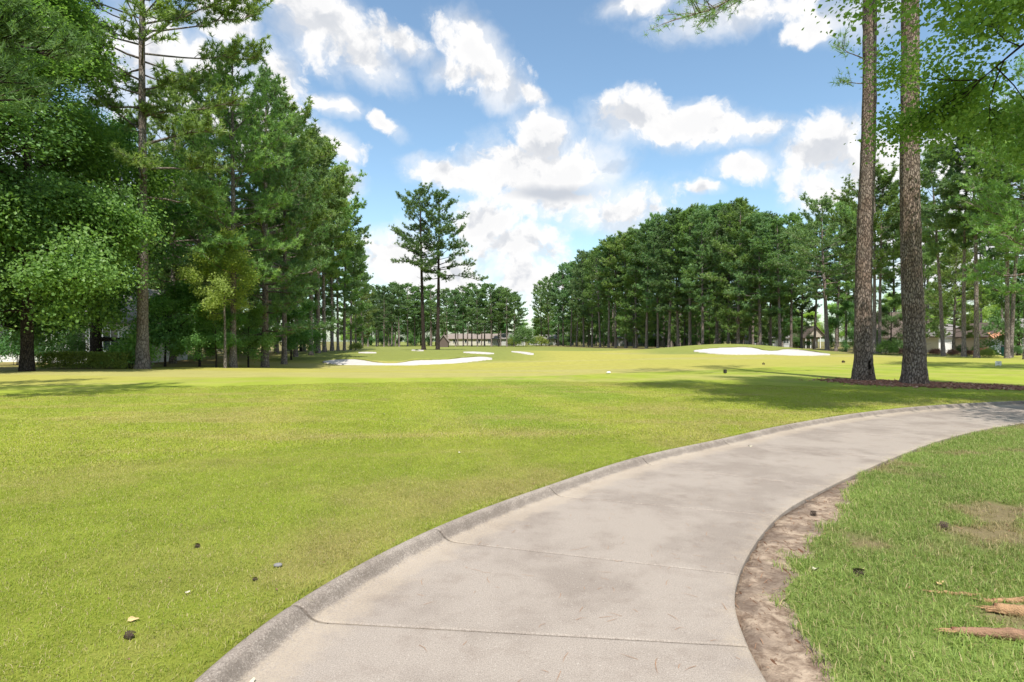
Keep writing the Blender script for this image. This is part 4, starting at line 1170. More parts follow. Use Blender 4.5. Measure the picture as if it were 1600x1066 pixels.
for k in range(24):
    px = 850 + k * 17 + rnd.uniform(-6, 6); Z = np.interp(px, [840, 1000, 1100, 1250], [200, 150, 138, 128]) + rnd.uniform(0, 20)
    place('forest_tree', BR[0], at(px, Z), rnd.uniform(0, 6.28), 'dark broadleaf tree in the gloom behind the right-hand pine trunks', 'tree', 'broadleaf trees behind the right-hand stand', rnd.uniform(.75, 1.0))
for k in range(13):
    px = 566 + k * 19 + rnd.uniform(-6, 6)
    place('forest_tree', BR[0], at(px, rnd.uniform(186, 196) if not 690 < px < 790 else rnd.uniform(215, 225)), rnd.uniform(0, 6.28), 'dark broadleaf tree behind the trunks of the far grove', 'tree', 'broadleaf trees behind the far grove', rnd.uniform(.7, 1.0))
for k in range(34):
    px = 556 + k * 21 + rnd.uniform(-7, 7)
    if 660 < px < 850: continue
    place('shrub', SH[k % 2], at(px, rnd.uniform(205, 228) if px < 860 else np.interp(px, [860, 1000, 1250], [212, 172, 150]) + rnd.uniform(0, 12)), k * 1.3, 'low green thicket seen between the trunks at the far edge of the course', 'shrub', 'thicket between far trunks', rnd.uniform(2.2, 3.4), parts=('stems', 'foliage'))
# individual trees right of the stand
fk = pine(450, 20.5, .28, .36, 5.2, 48, M['needle_blue'], M['bark_far'], k=13, ln=.38, wd=.10, sp=.36, wander=.14, lean=(-.03, 0), gap=.05, low=.6)
place('pine_tree', fk, at(1293, 76), 0, 'broad pine leaning left behind the right bunker, beside the hollow trunk', 'pine tree', s=.98)
place('pine_tree', PN[5], at(1366, 66), 1.0, 'tall round-topped pine seen between the two large trunks, left stem', 'pine tree', s=.88)
place('pine_tree', PN[2], at(1374, 66.6), 4.0, 'tall pine seen between the two large trunks, right stem', 'pine tree', s=.93)
for k, (px, Z, i, s) in enumerate([(1236, 90, 1, .86), (1252, 98, 3, .92), (1272, 92, 0, .88), (1306, 88, 1, .92), (1336, 96, 3, 1.05)]):
    place('pine_tree', PN[i], at(px, Z), k * 1.9, '%s pine from the left in the looser trees behind the right bunker' % ORD[k], 'pine tree', 'loose pines behind the right bunker', s)
place('pine_tree', PN[3], at(1322, 92), 2.0, 'pine set back just left of the hollow trunk', 'pine tree', s=.95)
place('pine_tree', PN[1], at(1398, 96), 3.0, 'pine set back directly left of the thick straight trunk', 'pine tree', s=.95)
rt = [(1474, 57, 2, .92, 0, 'first pine trunk right of the thick straight one, before the window'), (1506, 54, 2, .93, 2.0, 'dark slim pine before the pale house wall'),
      (1526, 51, 2, .98, 5.2, 'pale grey pine leaning left before the pale house'), (1574, 50, 2, .95, 1.1, 'pair-standing pine before the glazed door, left of the pair'), (1579, 52, 2, .9, 3.0, 'pair-standing pine before the glazed door, right of the pair'), (1604, 47, 5, .85, 1.4, 'pine trunk cut by the right edge of the photo')]
for px, Z, i, s, rz, lb in rt:
    place('pine_tree', PN[i], at(px, Z), rz, lb, 'pine tree', None, s)
pL = pine(451, 15, .18, .14, 3.6, 54, M['needle'], M['bark_far'], k=14, ln=.34, wd=.080, sp=.32, low=.8, peak=.25)
place('pine_tree', pL, at(1490, 63), 1.3, 'low feathery pine with hanging boughs before the pale house', 'pine tree', s=.82)
place('pine_tree', pL, at(1445, 74), 3.3, 'low feathery pine hidden behind the thick straight trunk', 'pine tree', s=.85)
ylw = pine(452, 19, .26, .20, 4.8, 66, M['needle'], M['bark_far'], k=16, ln=.28, wd=.046, sp=.28, low=.7, peak=.3)
place('pine_tree', ylw, at(1655, 30), .4, 'bushy bright green pine reaching in from the right edge', 'pine tree', s=.92)
mag = broad(453, 9, .14, .10, 3.4, M['leaf_dark'], M['bark_dark'], nl=13, tips_k=26, leaf=(.19, .11), spread=.3, nsub=(5, 5))
place('evergreen_tree', mag, at(1592, 60), 0, 'dark glossy broadleaf tree over the gabled house', 'tree', s=1.05)
place('evergreen_tree', mag, at(1322, 80), 1.4, 'dark bushy tree between the broad pine and the hollow trunk', 'tree', s=.75)
place('evergreen_tree', mag, at(1392, 70), 2.4, 'green bushy tree between the two large trunks', 'tree', s=.72)
place('evergreen_tree', mag, at(1250, 108), .4, 'dark round bush-like tree behind the right bunker', 'tree', s=.62)
# pale sunlit trees of the far background
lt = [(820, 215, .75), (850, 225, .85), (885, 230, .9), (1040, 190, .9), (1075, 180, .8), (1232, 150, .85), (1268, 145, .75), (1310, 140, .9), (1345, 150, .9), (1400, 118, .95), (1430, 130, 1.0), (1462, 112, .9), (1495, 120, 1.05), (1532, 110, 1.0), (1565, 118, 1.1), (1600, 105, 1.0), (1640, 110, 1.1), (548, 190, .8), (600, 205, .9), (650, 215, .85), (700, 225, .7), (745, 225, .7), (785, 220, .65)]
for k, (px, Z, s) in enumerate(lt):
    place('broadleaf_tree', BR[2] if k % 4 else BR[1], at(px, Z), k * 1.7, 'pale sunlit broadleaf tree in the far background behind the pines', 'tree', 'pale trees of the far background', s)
for k in range(34):
    px = -180 + k * 60
    if 790 < px < 840: continue
    place('pine_tree', PN[rnd.choice([0, 3, 4])], at(px, rnd.uniform(255, 300)), rnd.uniform(0, 6.28), 'pine on the distant skyline, little more than a tuft', 'pine tree', 'pines of the distant skyline', rnd.uniform(.55, .8) if px > 560 and px < 1250 else .95)
for k in range(7):
    place('pine_tree', PN[rnd.choice([0, 2, 5])], at(1420 + k * 38 + rnd.uniform(-10, 10), rnd.uniform(84, 104)), rnd.uniform(0, 6.28), 'pine behind the right-hand houses', 'pine tree', 'pines behind the right-hand houses', rnd.uniform(.85, 1.0))

# overhanging broadleaf tree, top right
ov = broad(460, 12.6, .22, .76, 6.6, M['leaf'], M['bark_dark'], nl=16, tips_k=80, leaf=(.115, .088), spread=.36, nsub=(8, 6), droop=.0, el0=.12)
place('overhanging_tree', ov, (11.4, 11.3, 0.0), 2.2, 'broadleaf tree whose leafy boughs hang over the top right corner', 'tree')
# ------------------------------------------------------------------ shrubs and hedge
hz = at(133, 31.0)
place('hedge', bush(310, 2.42, .55, .80, M['leaf_hedge'], 2600, 10, (.085, .05), .05, True), (hz[0], hz[1] + .3, hz[2]), 0, 'clipped box hedge with a yellow-green top left of the grey pine', 'hedge', parts=('stems', 'foliage'))
for (px, Z, i, s, lb) in [(207, 32.0, 1, 1.45, 'bright bush at the right end of the hedge'), (190, 33.0, 1, 1.0, 'small green bush tucked behind the hedge end'), (25, 36, 0, .9, 'dark shrub before the porch at the far left'), (105, 35.5, 0, .9, 'dark shrub between the black trunk and the pale house wall'),
                          (556, 74, 2, .9, 'small yellow bush beside the thin bunker under the left wood'), (818, 148, 0, 2.2, 'dark round bush at the far end of the hole'), (842, 160, 2, 2.6, 'pale yellow-green shrub behind the far round bush'), (803, 165, 2, 2.2, 'pale shrub left of the far round bush'),
                          (1386, 61, 1, 1.2, 'light green round shrub between the two large trunks'), (1405, 63, 3, .9, 'reddish low shrub just left of the thick straight trunk'), (1462, 60, 3, .9, 'brownish low shrub right of the thick straight trunk'), (1488, 58.5, 3, .8, 'brownish low shrub before the white window'),
                          (1515, 57, 3, .75, 'brownish low shrub between the dark and grey pines'), (1537, 56.5, 3, 1.05, 'pinkish clipped shrub before the pale house wall'), (1548, 54.5, 1, .7, 'green leafy shrub left of the glazed door'), (1541, 52.5, 2, .7, 'small yellow-green shrub before the pinkish one'), (1590, 57, 0, .42, 'dark shrub under the small window of the gabled house'),
                          (1528, 61, 0, .45, 'dark rounded shrub against the pale house wall'), (1418, 66, 0, .6, 'dark shrub below the brown roof'), (1502, 64, 0, .45, 'dark shrub under the white window')]:
    place('shrub', SH[i], at(px, Z), px * .37, lb, 'shrub', None, s, parts=('stems', 'foliage'))

# ------------------------------------------------------------------ houses
def siding(name, c):
    m, t = material(name)
    co = t.node('ShaderNodeTexCoord').outputs['Object']
    z = t.node('ShaderNodeSeparateXYZ', {0: co}).outputs[2]
    lap = t.m('FRACT', t.m('MULTIPLY', z, 6.5))
    col = t.mix(t.noise(co, 2.0, 4), rgb(*[k * .88 for k in c]), rgb(*c))
    finish(t, principled(t, col, .7, bumpn(t, lap, .6, .02), .25))
    return m


def shingle(name, c):
    m, t = material(name)
    co = t.node('ShaderNodeTexCoord').outputs['Object']
    br = t.node('ShaderNodeTexBrick', {'Vector': co, 'Color1': rgb(*c), 'Color2': rgb(*[k * .75 for k in c]), 'Mortar': rgb(*[k * .5 for k in c]), 'Scale': 3.0})
    col = t.mix(t.noise(co, 3, 4), br.outputs[0], rgb(*[k * .8 for k in c]))
    finish(t, principled(t, col, .9, None, .15))
    return m


M['wall_cream'] = siding('cream_siding', (.60, .56, .50)); M['wall_white'] = siding('white_siding', (.80, .79, .76)); M['wall_tan'] = siding('tan_siding', (.47, .40, .33)); M['wall_grey'] = siding('grey_siding', (.52, .52, .51))
M['roof_brown'] = shingle('brown_shingles', (.15, .115, .10)); M['roof_grey'] = shingle('grey_shingles', (.27, .25, .24)); M['roof_beige'] = shingle('beige_shingles', (.29, .24, .21)); M['copper'] = plain('copper_awning', (.46, .22, .13), .5, .15)
M['trim'] = plain('white_trim', (.76, .75, .73), .55, .06); M['board'] = plain('dark_boards', (.12, .09, .075), .8)
gmn, t = material('window_glass')
finish(t, principled(t, rgb(.035, .05, .055), .06, None, .7)); M['glass'] = gmn
M['curtain'] = plain('pale_curtain', (.50, .55, .56), .8, .1)


def prism(g_v, mat, name, parent):
    """closed solid from 2 matching rings"""
    a, b = g_v; n = len(a)
    V = np.array(list(a) + list(b), float)
    k = np.arange(n); q = np.stack([k, (k + 1) % n, (k + 1) % n + n, k + n], -1)
    return link(name, new_mesh(name, V, [q, np.arange(n)[None, ::-1], np.arange(n)[None] + n], [mat]), parent=parent)


def gable_roof(root, x0, x1, y0, y1, z, h, mat, over=.4, axis='x', th=.16):
    if axis == 'x':
        ym = (y0 + y1) / 2; s = h / (ym - y0)
        ring = lambda x: [(x, y0 - over, z - over * s), (x, ym, z + h), (x, y1 + over, z - over * s), (x, y1 + over, z - over * s + th), (x, ym, z + h + th), (x, y0 - over, z - over * s + th)]
        return prism((ring(x0 - over), ring(x1 + over)), mat, 'roof', root)
    xm = (x0 + x1) / 2; s = h / (xm - x0)
    ring = lambda y: [(x0 - over, y, z - over * s), (xm, y, z + h), (x1 + over, y, z - over * s), (x1 + over, y, z - over * s + th), (xm, y, z + h + th), (x0 - over, y, z - over * s + th)]
    return prism((ring(y0 - over), ring(y1 + over)), mat, 'roof', root)


def hip_roof(root, x0, x1, y0, y1, z, h, mat, over=.45):
    x0 -= over; x1 += over; y0 -= over; y1 += over; ym = (y0 + y1) / 2; ins = (y1 - y0) / 2 * .9
    V = [(x0, y0, z), (x1, y0, z), (x1, y1, z), (x0, y1, z), (x0 + ins, ym, z + h), (x1 - ins, ym, z + h)]
    V = np.array(V + [(a, b, c - .14) for a, b, c in V[:4]], float)
    me = new_mesh('roof', V, [np.array([(0, 1, 5, 4), (2, 3, 4, 5), (6, 7, 1, 0), (7, 8, 2, 1), (8, 9, 3, 2), (9, 6, 0, 3), (9, 8, 7, 6)]), np.array([(1, 2, 5), (3, 0, 4)])], [mat])
    return link('roof', me, parent=root)


def wall_box(root, x0, x1, y0, y1, z0, z1, mat, peak=None, axis='y'):
    if peak is None:
        g = Geo(); g.box(x0, x1, y0, y1, z0, z1); return link('wall', g.mesh('wall', mat), parent=root)
    xm = (x0 + x1) / 2
    ring = lambda y: [(x0, y, z0), (x1, y, z0), (x1, y, z1), (xm, y, peak), (x0, y, z1)]
    return prism((ring(y0), ring(y1)), mat, 'wall', root)


def window(root, x0, x1, z0, z1, y, nx=2, nz=2, name='window', pane='glass'):
    g = Geo(); f = .09
    g.box(x0 - f, x1 + f, y - .07, y + .02, z1, z1 + f); g.box(x0 - f, x1 + f, y - .09, y + .02, z0 - f, z0)
    g.box(x0 - f, x0, y - .07, y + .02, z0, z1); g.box(x1, x1 + f, y - .07, y + .02, z0, z1)
    for i in range(1, nx):
        x = x0 + (x1 - x0) * i / nx; g.box(x - .03, x + .03, y - .06, y + .02, z0, z1)
    w = link(name, g.mesh(name, M['trim']), parent=root)
    for i in range(nx):
        for j in range(nz):
            a = x0 + (x1 - x0) * i / nx + .03; b = x0 + (x1 - x0) * (i + 1) / nx - .03; c = z0 + (z1 - z0) * j / nz + .02; d = z0 + (z1 - z0) * (j + 1) / nz - .02
            p = Geo(); p.box(a, b, y - .035, y + .01, c, d); link('pane', p.mesh('pane', M[pane]), parent=w)
    if nz > 1:
        b = Geo()
        for j in range(1, nz):
            z = z0 + (z1 - z0) * j / nz; b.box(x0, x1, y - .055, y + .015, z - .02, z + .02)
        link('glazing_bar', b.mesh('glazing_bar', M['trim']), parent=w)
    return w


def house(name, label, px, Z, rz=0.0):
    r = link(name, None, loc=at(px, Z), rz=rz, label=label, cat='house'); r.empty_display_size = .5
    return r


# left house with a screened porch
h = house('house', 'pale house with a screened porch glimpsed behind the hedge at the left', 100, 40, .05)
wall_box(h, -1.0, 4.4, 0, 8, -.2, 3.0, M['wall_white']); gable_roof(h, -1.0, 4.4, 0, 8, 3.0, 2.4, M['roof_grey'])
window(h, .4, 1.5, .8, 2.4, -.002); window(h, 2.7, 3.7, .9, 2.4, -.002)
wall_box(h, -7.5, -1.003, 1.5, 7, -.2, .55, M['wall_white'])
g = Geo(); g.box(-7.5, -1.003, 1.55, 6.9, 2.75, 3.1); link('porch_beam', g.mesh('porch_beam', M['trim']), parent=h)
for k in range(6):
    g = Geo(); x = -7.4 + k * 1.25; g.box(x, x + .16, 1.5, 1.66, .55, 2.75); link('porch_post', g.mesh('porch_post', M['trim']), parent=h)
g = Geo(); g.box(-7.4, -1.1, 1.75, 1.8, .55, 2.75); link('porch_screen', g.mesh('porch_screen', M['glass']), parent=h)
hip_roof(h, -7.5, -1.4, 1.5, 7, 3.1, 1.3, M['roof_grey'])
# right: gabled tan house with copper awning and glazed door
h = house('house', 'tan gabled house with a copper awning over a glazed door, right edge', 1560, 80)
wall_box(h, -1.5, 3.3, 0, 7, -.2, 2.5, M['wall_tan'], peak=4.3); gable_roof(h, -1.5, 3.3, 0, 7, 2.5, 1.8, M['roof_brown'], .35, 'y')
g = Geo(); g.addq([(-1.6, -1.0, 2.25), (1.9, -1.0, 2.25), (1.9, -.01, 2.95), (-1.6, -.01, 2.95), (-1.6, -1.0, 2.16), (1.9, -1.0, 2.16), (1.9, -.01, 2.86), (-1.6, -.01, 2.86)], [(0, 1, 2, 3), (4, 7, 6, 5), (0, 4, 5, 1), (1, 5, 6, 2), (0, 3, 7, 4)])
link('awning', g.mesh('awning', M['copper']), parent=h)
w = window(h, -1.0, .9, .05, 2.05, -.002, 3, 1, 'glazed_door', 'curtain')
wall_box(h, 3.303, 9, .8, 6.5, -.2, 3.4, M['wall_cream']); gable_roof(h, 3.303, 9, .8, 6.5, 3.4, 1.5, M['roof_grey'])
window(h, 3.7, 4.6, .7, 2.1, .798)
# right: pale house wall with white window
h = house('house', 'long pale house with a white cross-barred window behind the right-hand pines', 1502, 86)
wall_box(h, -3.4, 4.2, 0, 7, -.2, 2.5, M['wall_white']); hip_roof(h, -3.4, 4.2, 0, 7, 2.5, 2.0, M['roof_grey'])
window(h, -1.5, -.5, .75, 1.9, -.002, 2, 2)
# brown-roofed house between the two trunks
h = house('house', 'house with a steep brown roof showing beside the thick straight trunk', 1428, 82)
wall_box(h, -4.6, 1.5, 0, 7, -.2, 2.5, M['wall_tan']); gable_roof(h, -4.6, 1.5, 0, 7, 2.5, 3.4, M['roof_brown']); window(h, -3.6, -2.5, .8, 2.1, -.002)
# pavilion right of the mound
h = house('pavilion', 'small gabled shelter on white posts behind the right bunker', 1266, 118)
h['category'] = 'shelter'
wall_box(h, -.9, 3.2, 3.0, 6, -.2, 2.3, M['wall_tan']); gable_roof(h, -1.0, 3.2, 0, 6, 2.3, 2.2, M['roof_brown'], .3, 'y')
for k in range(5):
    g = Geo(); x = -.9 + k * 1.0; g.box(x, x + .14, .1, .24, -.2, 2.32); link('post', g.mesh('post', M['trim']), parent=h)
g = Geo(); g.addq([(-1.0, .05, 2.3), (3.2, .05, 2.3), (1.1, .05, 4.45), (1.1, .05, 4.45), (-1.0, .15, 2.3), (3.2, .15, 2.3), (1.1, .15, 4.45), (1.1, .15, 4.45)], [(0, 1, 2, 3), (5, 4, 7, 6), (0, 4, 5, 1)])
link('gable_board', g.mesh('gable_board', M['wall_tan']), parent=h)
# far end: long low roofs
for (px, Z, wd, label, rm, rh) in [(742, 196, 26, 'long low beige-roofed building behind the far grove', 'roof_beige', 3.0), (795, 190, 11, 'grey hip-roofed building right of the far grove', 'roof_grey', 3.6), (862, 205, 16, 'low grey building behind the left end of the right-hand stand', 'roof_grey', 2.6), (1010, 165, 16, 'pale building glimpsed low between the stand trunks, left', 'roof_grey', 2.4), (1062, 160, 8, 'small pale hut glimpsed between the stand trunks, right', 'roof_beige', 2.2), (1205, 140, 13, 'pale building behind the mound of the right bunker', 'roof_grey', 2.2)]:
    h = house('building', label, px, Z); h['category'] = 'building'
    wall_box(h, -wd / 2, wd / 2, 0, 9, -.3, 2.3, M['wall_cream'] if rm == 'roof_beige' else M['wall_grey']); hip_roof(h, -wd / 2, wd / 2, 0, 9, 2.3, rh * .6, M[rm])
    for k in range(int(wd / 4)):
        x = -wd / 2 + 1.5 + k * 4; window(h, x, x + 1.3, .9, 2.1, -.002, 2, 1)
h = house('kiosk', 'tiny gabled hut at the foot of the twin pines', 693, 140); h['category'] = 'hut'
wall_box(h, -1.1, 1.1, 0, 2.2, -.2, 1.5, M['board'], peak=2.9); gable_roof(h, -1.1, 1.1, 0, 2.2, 1.5, 1.4, M['roof_beige'], .3, 'y')

# ------------------------------------------------------------------ small things on the grass
def blob(seed, r, sq, rough=.25, sub=3):
    bm = bmesh.new(); bmesh.ops.create_icosphere(bm, subdivisions=sub, radius=1.0)
    V = np.array([v.co[:] for v in bm.verts]); f = np.array([[v.index for v in fa.verts] for fa in bm.faces]); bm.free()
    rg = np.random.default_rng(seed); k = unit(rg.normal(0, 1, (7, 3)))
    V = V * (1 + rough * np.sin(V @ k.T * 2.4 + np.arange(7)).mean(1, keepdims=True) * 2) * r * np.array(sq)
    return V, f


def on_ground(px, py, lift=0.0):
    p = ray(px, py)
    for _ in range(4):                       # refine with the fine terrain
        z = float(Hground(p[:1], p[1:2])[0]); tt_ = (CAM_H - z) / ((py - 533) / FPX); p = np.array([(px - 800) / FPX * tt_, tt_, z])
    return (p[0], p[1], p[2] + lift)


M['stone'] = plain('grey_stone', (.20, .19, .185), .9, .3, 30, .3); M['marker_white'] = plain('weathered_white', (.68, .66, .62), .6, .15, 20); M['marker_dark'] = plain('dark_marker', (.03, .028, .025), .6, .3, 10)
M['cone'] = plain('pine_cone', (.075, .052, .038), .9, .5, 40); M['wood_fresh'] = plain('splintered_wood', (.42, .25, .13), .85, .6, 26, .8); M['wood_rot'] = plain('rotten_heartwood', (.17, .075, .04), .95, .4, 30, .5)
M['bark_peel'] = plain('smooth_peeled_branch', (.27, .155, .095), .8, .55, 18, .7); M['leaf_dry'] = plain('dry_leaf', (.50, .36, .17), .8, .3, 30); M['leaf_white'] = plain('bleached_leaf', (.48, .44, .32), .8, .2, 30)


def cone_mesh():
    g = Geo()
    bm = []
    core, f = blob(1, .018, (1, 1, 1.7), .05, 1)
    V = [core]; T = [f]; n = len(core); Q = []
    for i in range(70):
        u = (i + .5) / 70; z = (-1 + 2 * u) * .034; r = .016 + .011 * math.sqrt(max(0, 1 - (u * 1.7 - .75) ** 2)); a = i * 2.4
        c, s = math.cos(a), math.sin(a); o = np.array([c * r, s * r, z]); w = np.array([-s, c, 0]) * .0075; ou = np.array([c, s, .5]) * .010
        V.append(np.array([o - w, o + w, o + ou + w * .6 + [0, 0, .003], o + ou - w * .6 + [0, 0, .003]])); Q.append((n, n + 1, n + 2, n + 3)); n += 4
    return new_mesh('pine_cone', np.vstack(V), [np.vstack(T), np.array(Q)], [M['cone']])


CONE = cone_mesh()
for (px, py, s, lb) in [(1477, 827, .95, 'dark pine cone farthest up the right-hand grass'), (1344, 902, .9, 'dark pine cone near the bare soil right of the path'), (307, 856, .5, 'dark pine cone lying in the left lawn'), (204, 998, .6, 'dark pine cone at the bottom left of the lawn'), (397, 908, .4, 'tiny dark cone near the kerb on the left lawn'),
                        (1272, 806, .7, 'small dark cone on the bare soil by the path edge'), (1193, 570, 2.2, 'dark speck of a cone far out on the fairway'), (1318, 567, 2.6, 'dark cone on the fairway left of the hollow trunk')]:
    p = on_ground(px, py)
    o = link('pine_cone', CONE, loc=(p[0], p[1], p[2] + .026 * s), label=lb, cat='pine cone', group='fallen pine cones', scale=(s, s, s)); o.rotation_euler = (1.45, .2, px * .7)
V, f = blob(5, .020, (1.3, 1, .6)); p = on_ground(435, 886)
link('stone', new_mesh('stone', V, [f], [M['stone']], smooth=True), loc=(p[0], p[1], p[2] + .014), label='small rounded grey stone in the lawn near the kerb', cat='stone')
V, f = blob(6, .085, (1.3, 1.1, .75), .1); p = on_ground(951, 584)
link('tee_marker', new_mesh('tee_marker', V, [f], [M['marker_white']], smooth=True), loc=(p[0], p[1], p[2] + .05), label='round whitish stone marker out on the lawn', cat='marker')
# dark square marker on a spike
p = on_ground(1133, 584); r_ = link('distance_marker', None, loc=p, rz=.3, label='small dark upright marker block in the fairway edge', cat='marker')
g = Geo(); g.box(-.062, .062, -.05, .05, .03, .175); link('block', g.mesh('block', M['marker_dark']), parent=r_)
g = Geo(); g.box(-.05, .07, -.046, .046, .1755, .20); link('cap', g.mesh('cap', M['marker_dark']), parent=r_)
g = Geo(); g.tube([(0, 0, -.15), (0, 0, .04)], [.012, .02], 6); link('spike', g.mesh('spike', M['marker_dark']), parent=r_)
# white notice board on the grass, right
p = on_ground(1560, 572.5); r_ = link('ground_sign', None, loc=p, label='low white sign board on the grass at the right', cat='sign')
g = Geo(); g.box(-.18, .18, -.012, .012, .06, .30); link('board', g.mesh('board', M['marker_white']), parent=r_)
for sx in (-.13, .13):
    g = Geo(); g.box(sx - .012, sx + .012, .0125, .03, -.15, .27); link('stake', g.mesh('stake', M['trim']), parent=r_)
g = Geo(); g.box(-.05, .05, -.0145, -.0122, .17, .205); link('dark_print', g.mesh('dark_print', M['stone']), parent=r_)
# green bin by the gabled house
p = at(1571, 56); r_ = link('bin', None, loc=p, label='small dark green bin before the glazed door', cat='bin')
g = Geo(); g.tube([(0, 0, 0), (0, 0, .9)], [.30, .36], 12); link('body', g.mesh('body', plain('green_plastic', (.02, .10, .09), .5)), parent=r_)
V, f = blob(9, .37, (1, 1, .35), .02); V[:, 2] += .93; link('lid', new_mesh('lid', V, [f], [M['marker_dark']], smooth=True), parent=r_)
# fallen leaves
def leaf_mesh(mat, seed):
    rg = np.random.default_rng(seed)
    a = np.linspace(0, 2 * np.pi, 12, endpoint=False); r = .028 * (1 + .35 * np.cos(a * 3 + seed)) 
    V = np.column_stack([r * np.cos(a) * 1.3, r * np.sin(a) * .8, .008 * np.cos(a * 2) + rg.normal(0, .002, 12)])
    V = np.vstack([V, [[0, 0, -.003]], V + [0, 0, .0012], [[0, 0, -.0018]]])
    k = np.arange(12); k2 = (k + 1) % 12
    return new_mesh('fallen_leaf', V, [np.stack([k2, k, np.full(12, 12)], -1), np.stack([k + 13, k2 + 13, np.full(12, 25)], -1)], [mat])


for k, (px, py, mt, s, lb) in enumerate([(208, 972, 'leaf_dry', .65, 'curled tan leaf in the left lawn above the bottom left cone'), (292, 930, 'leaf_white', .4, 'tiny bleached leaf in the left lawn'), (1275, 892, 'leaf_white', .8, 'pale yellowish leaf at the bare soil edge'), (1468, 915, 'leaf_dry', .8, 'tan wood flake in the grass above the splintered pieces'), (388, 1046, 'leaf_white', .8, 'small pale leaf in the gutter near the bottom'), (718, 709, 'leaf_white', .5, 'white leaf on the lawn above the kerb'), (1172, 690, 'leaf_white', .8, 'pale leaf on the path near its far bend'), (600, 648, 'leaf_white', .7, 'whitish leaf out on the open lawn')]):
    p = on_ground(px, py); z = p[2] if px not in (388, 1172) else 0.004
    o = link('fallen_leaf', leaf_mesh(M[mt], k), loc=(p[0], p[1], z + .018 if px not in (388, 1172) else .006), label=lb, cat='leaf', scale=(s, s, s)); o.rotation_euler = (.2, .15, k * 1.1)

# pine straw needles on the path (uncountable litter)
rg = np.random.default_rng(77)
N = 420
sI = rg.uniform(3.6, 11.5, N); L, Rr, w = path_pt(sI, 0)
q = rg.beta(.8, .8, N)[:, None]; P = L * (1 - q) * 1.0 + Rr * q
dl, dr = path_dist(P[:, 0], P[:, 1]); k = (dl < -.34) & (dr < -.03); P = P[k]; N = len(P)
th = rg.random(N) * 6.28; l_ = rg.uniform(.03, .11, N); d = np.stack([np.cos(th), np.sin(th)], -1) * l_[:, None]; s_ = np.stack([-np.sin(th), np.cos(th)], -1) * .0012
mid_ = d * .5 + s_ * rg.normal(0, 5, (N, 1))
V = np.stack([np.column_stack([P - s_, np.full(N, .0015)]), np.column_stack([P + s_, np.full(N, .0015)]), np.column_stack([P + mid_ + s_, np.full(N, .005)]), np.column_stack([P + mid_ - s_, np.full(N, .005)]), np.column_stack([P + d, np.full(N, .002)])], 1).reshape(-1, 3)
i = np.arange(N)[:, None] * 5
link('pine_straw', new_mesh('pine_straw', V, [i + np.array([[0, 1, 2, 3]]), i + np.array([[3, 2, 4]])], [plain('pine_straw', (.30, .16, .08), .8)]), kind='stuff', label='dry pine needles scattered over the concrete path')

# straw and chips on the worn soil and rough
N = 2600
P = np.column_stack([rg.uniform(.9, 8.5, N), rg.uniform(1.8, 9.5, N)]); dl, dr = path_dist(P[:, 0], P[:, 1])
dmk = dirt_mask(P[:, 0], P[:, 1], dr); k = (dl < 0) & (dr > .02) & ((dmk > .4) | (rg.random(N) < .35)); P = P[k]; N = len(P); z = Hground(P[:, 0], P[:, 1]) + .006
th = rg.normal(1.0, .9, N); l_ = rg.uniform(.02, .12, N); d = np.stack([np.cos(th), np.sin(th)], -1) * l_[:, None]; s_ = np.stack([-np.sin(th), np.cos(th)], -1) * rg.uniform(.0012, .003, (N, 1))
V = np.stack([np.column_stack([P - s_, z]), np.column_stack([P + s_, z]), np.column_stack([P + d * .5 + s_, z + .008]), np.column_stack([P + d * .5 - s_, z + .008]), np.column_stack([P + d, z + .003])], 1).reshape(-1, 3)
i = np.arange(N)[:, None] * 5
link('ground_litter', new_mesh('ground_litter', V, [i + np.array([[0, 1, 2, 3]]), i + np.array([[3, 2, 4]])], [plain('soil_litter', (.24, .13, .075), .9, .6, 8)]), kind='stuff', label='pine needles and bits on the bare soil and rough')


# loose clods on the worn soil
N = 5200
P = np.column_stack([rg.uniform(.9, 5.2, N), rg.uniform(1.7, 7.5, N)]); dl, dr = path_dist(P[:, 0], P[:, 1]); k = (dl < 0) & (dr > .005) & (dirt_mask(P[:, 0], P[:, 1], dr) > .35); P = P[k]; N = len(P)
z = Hground(P[:, 0], P[:, 1]); sz_ = .0022 + .010 * rg.random(N) ** 3.5
oc = np.array([(1, 0, 0), (0, 1, 0), (-1, 0, 0), (0, -1, 0), (0, 0, .8), (0, 0, -.6)], float)
V = (np.column_stack([P, z + sz_ * .2])[:, None] + oc[None] * sz_[:, None, None] * rg.uniform(.6, 1.4, (N, 6, 1))).reshape(-1, 3)
f = (np.arange(N)[:, None, None] * 6 + np.array([(0, 1, 4), (1, 2, 4), (2, 3, 4), (3, 0, 4), (1, 0, 5), (2, 1, 5), (3, 2, 5), (0, 3, 5)])[None]).reshape(-1, 3)
link('soil_clods', new_mesh('soil_clods', V, [f], [plain('soil_clods', (.21, .145, .10), .95, .5, 9)]), kind='stuff', label='loose brown soil crumbs on the worn strip beside the path')

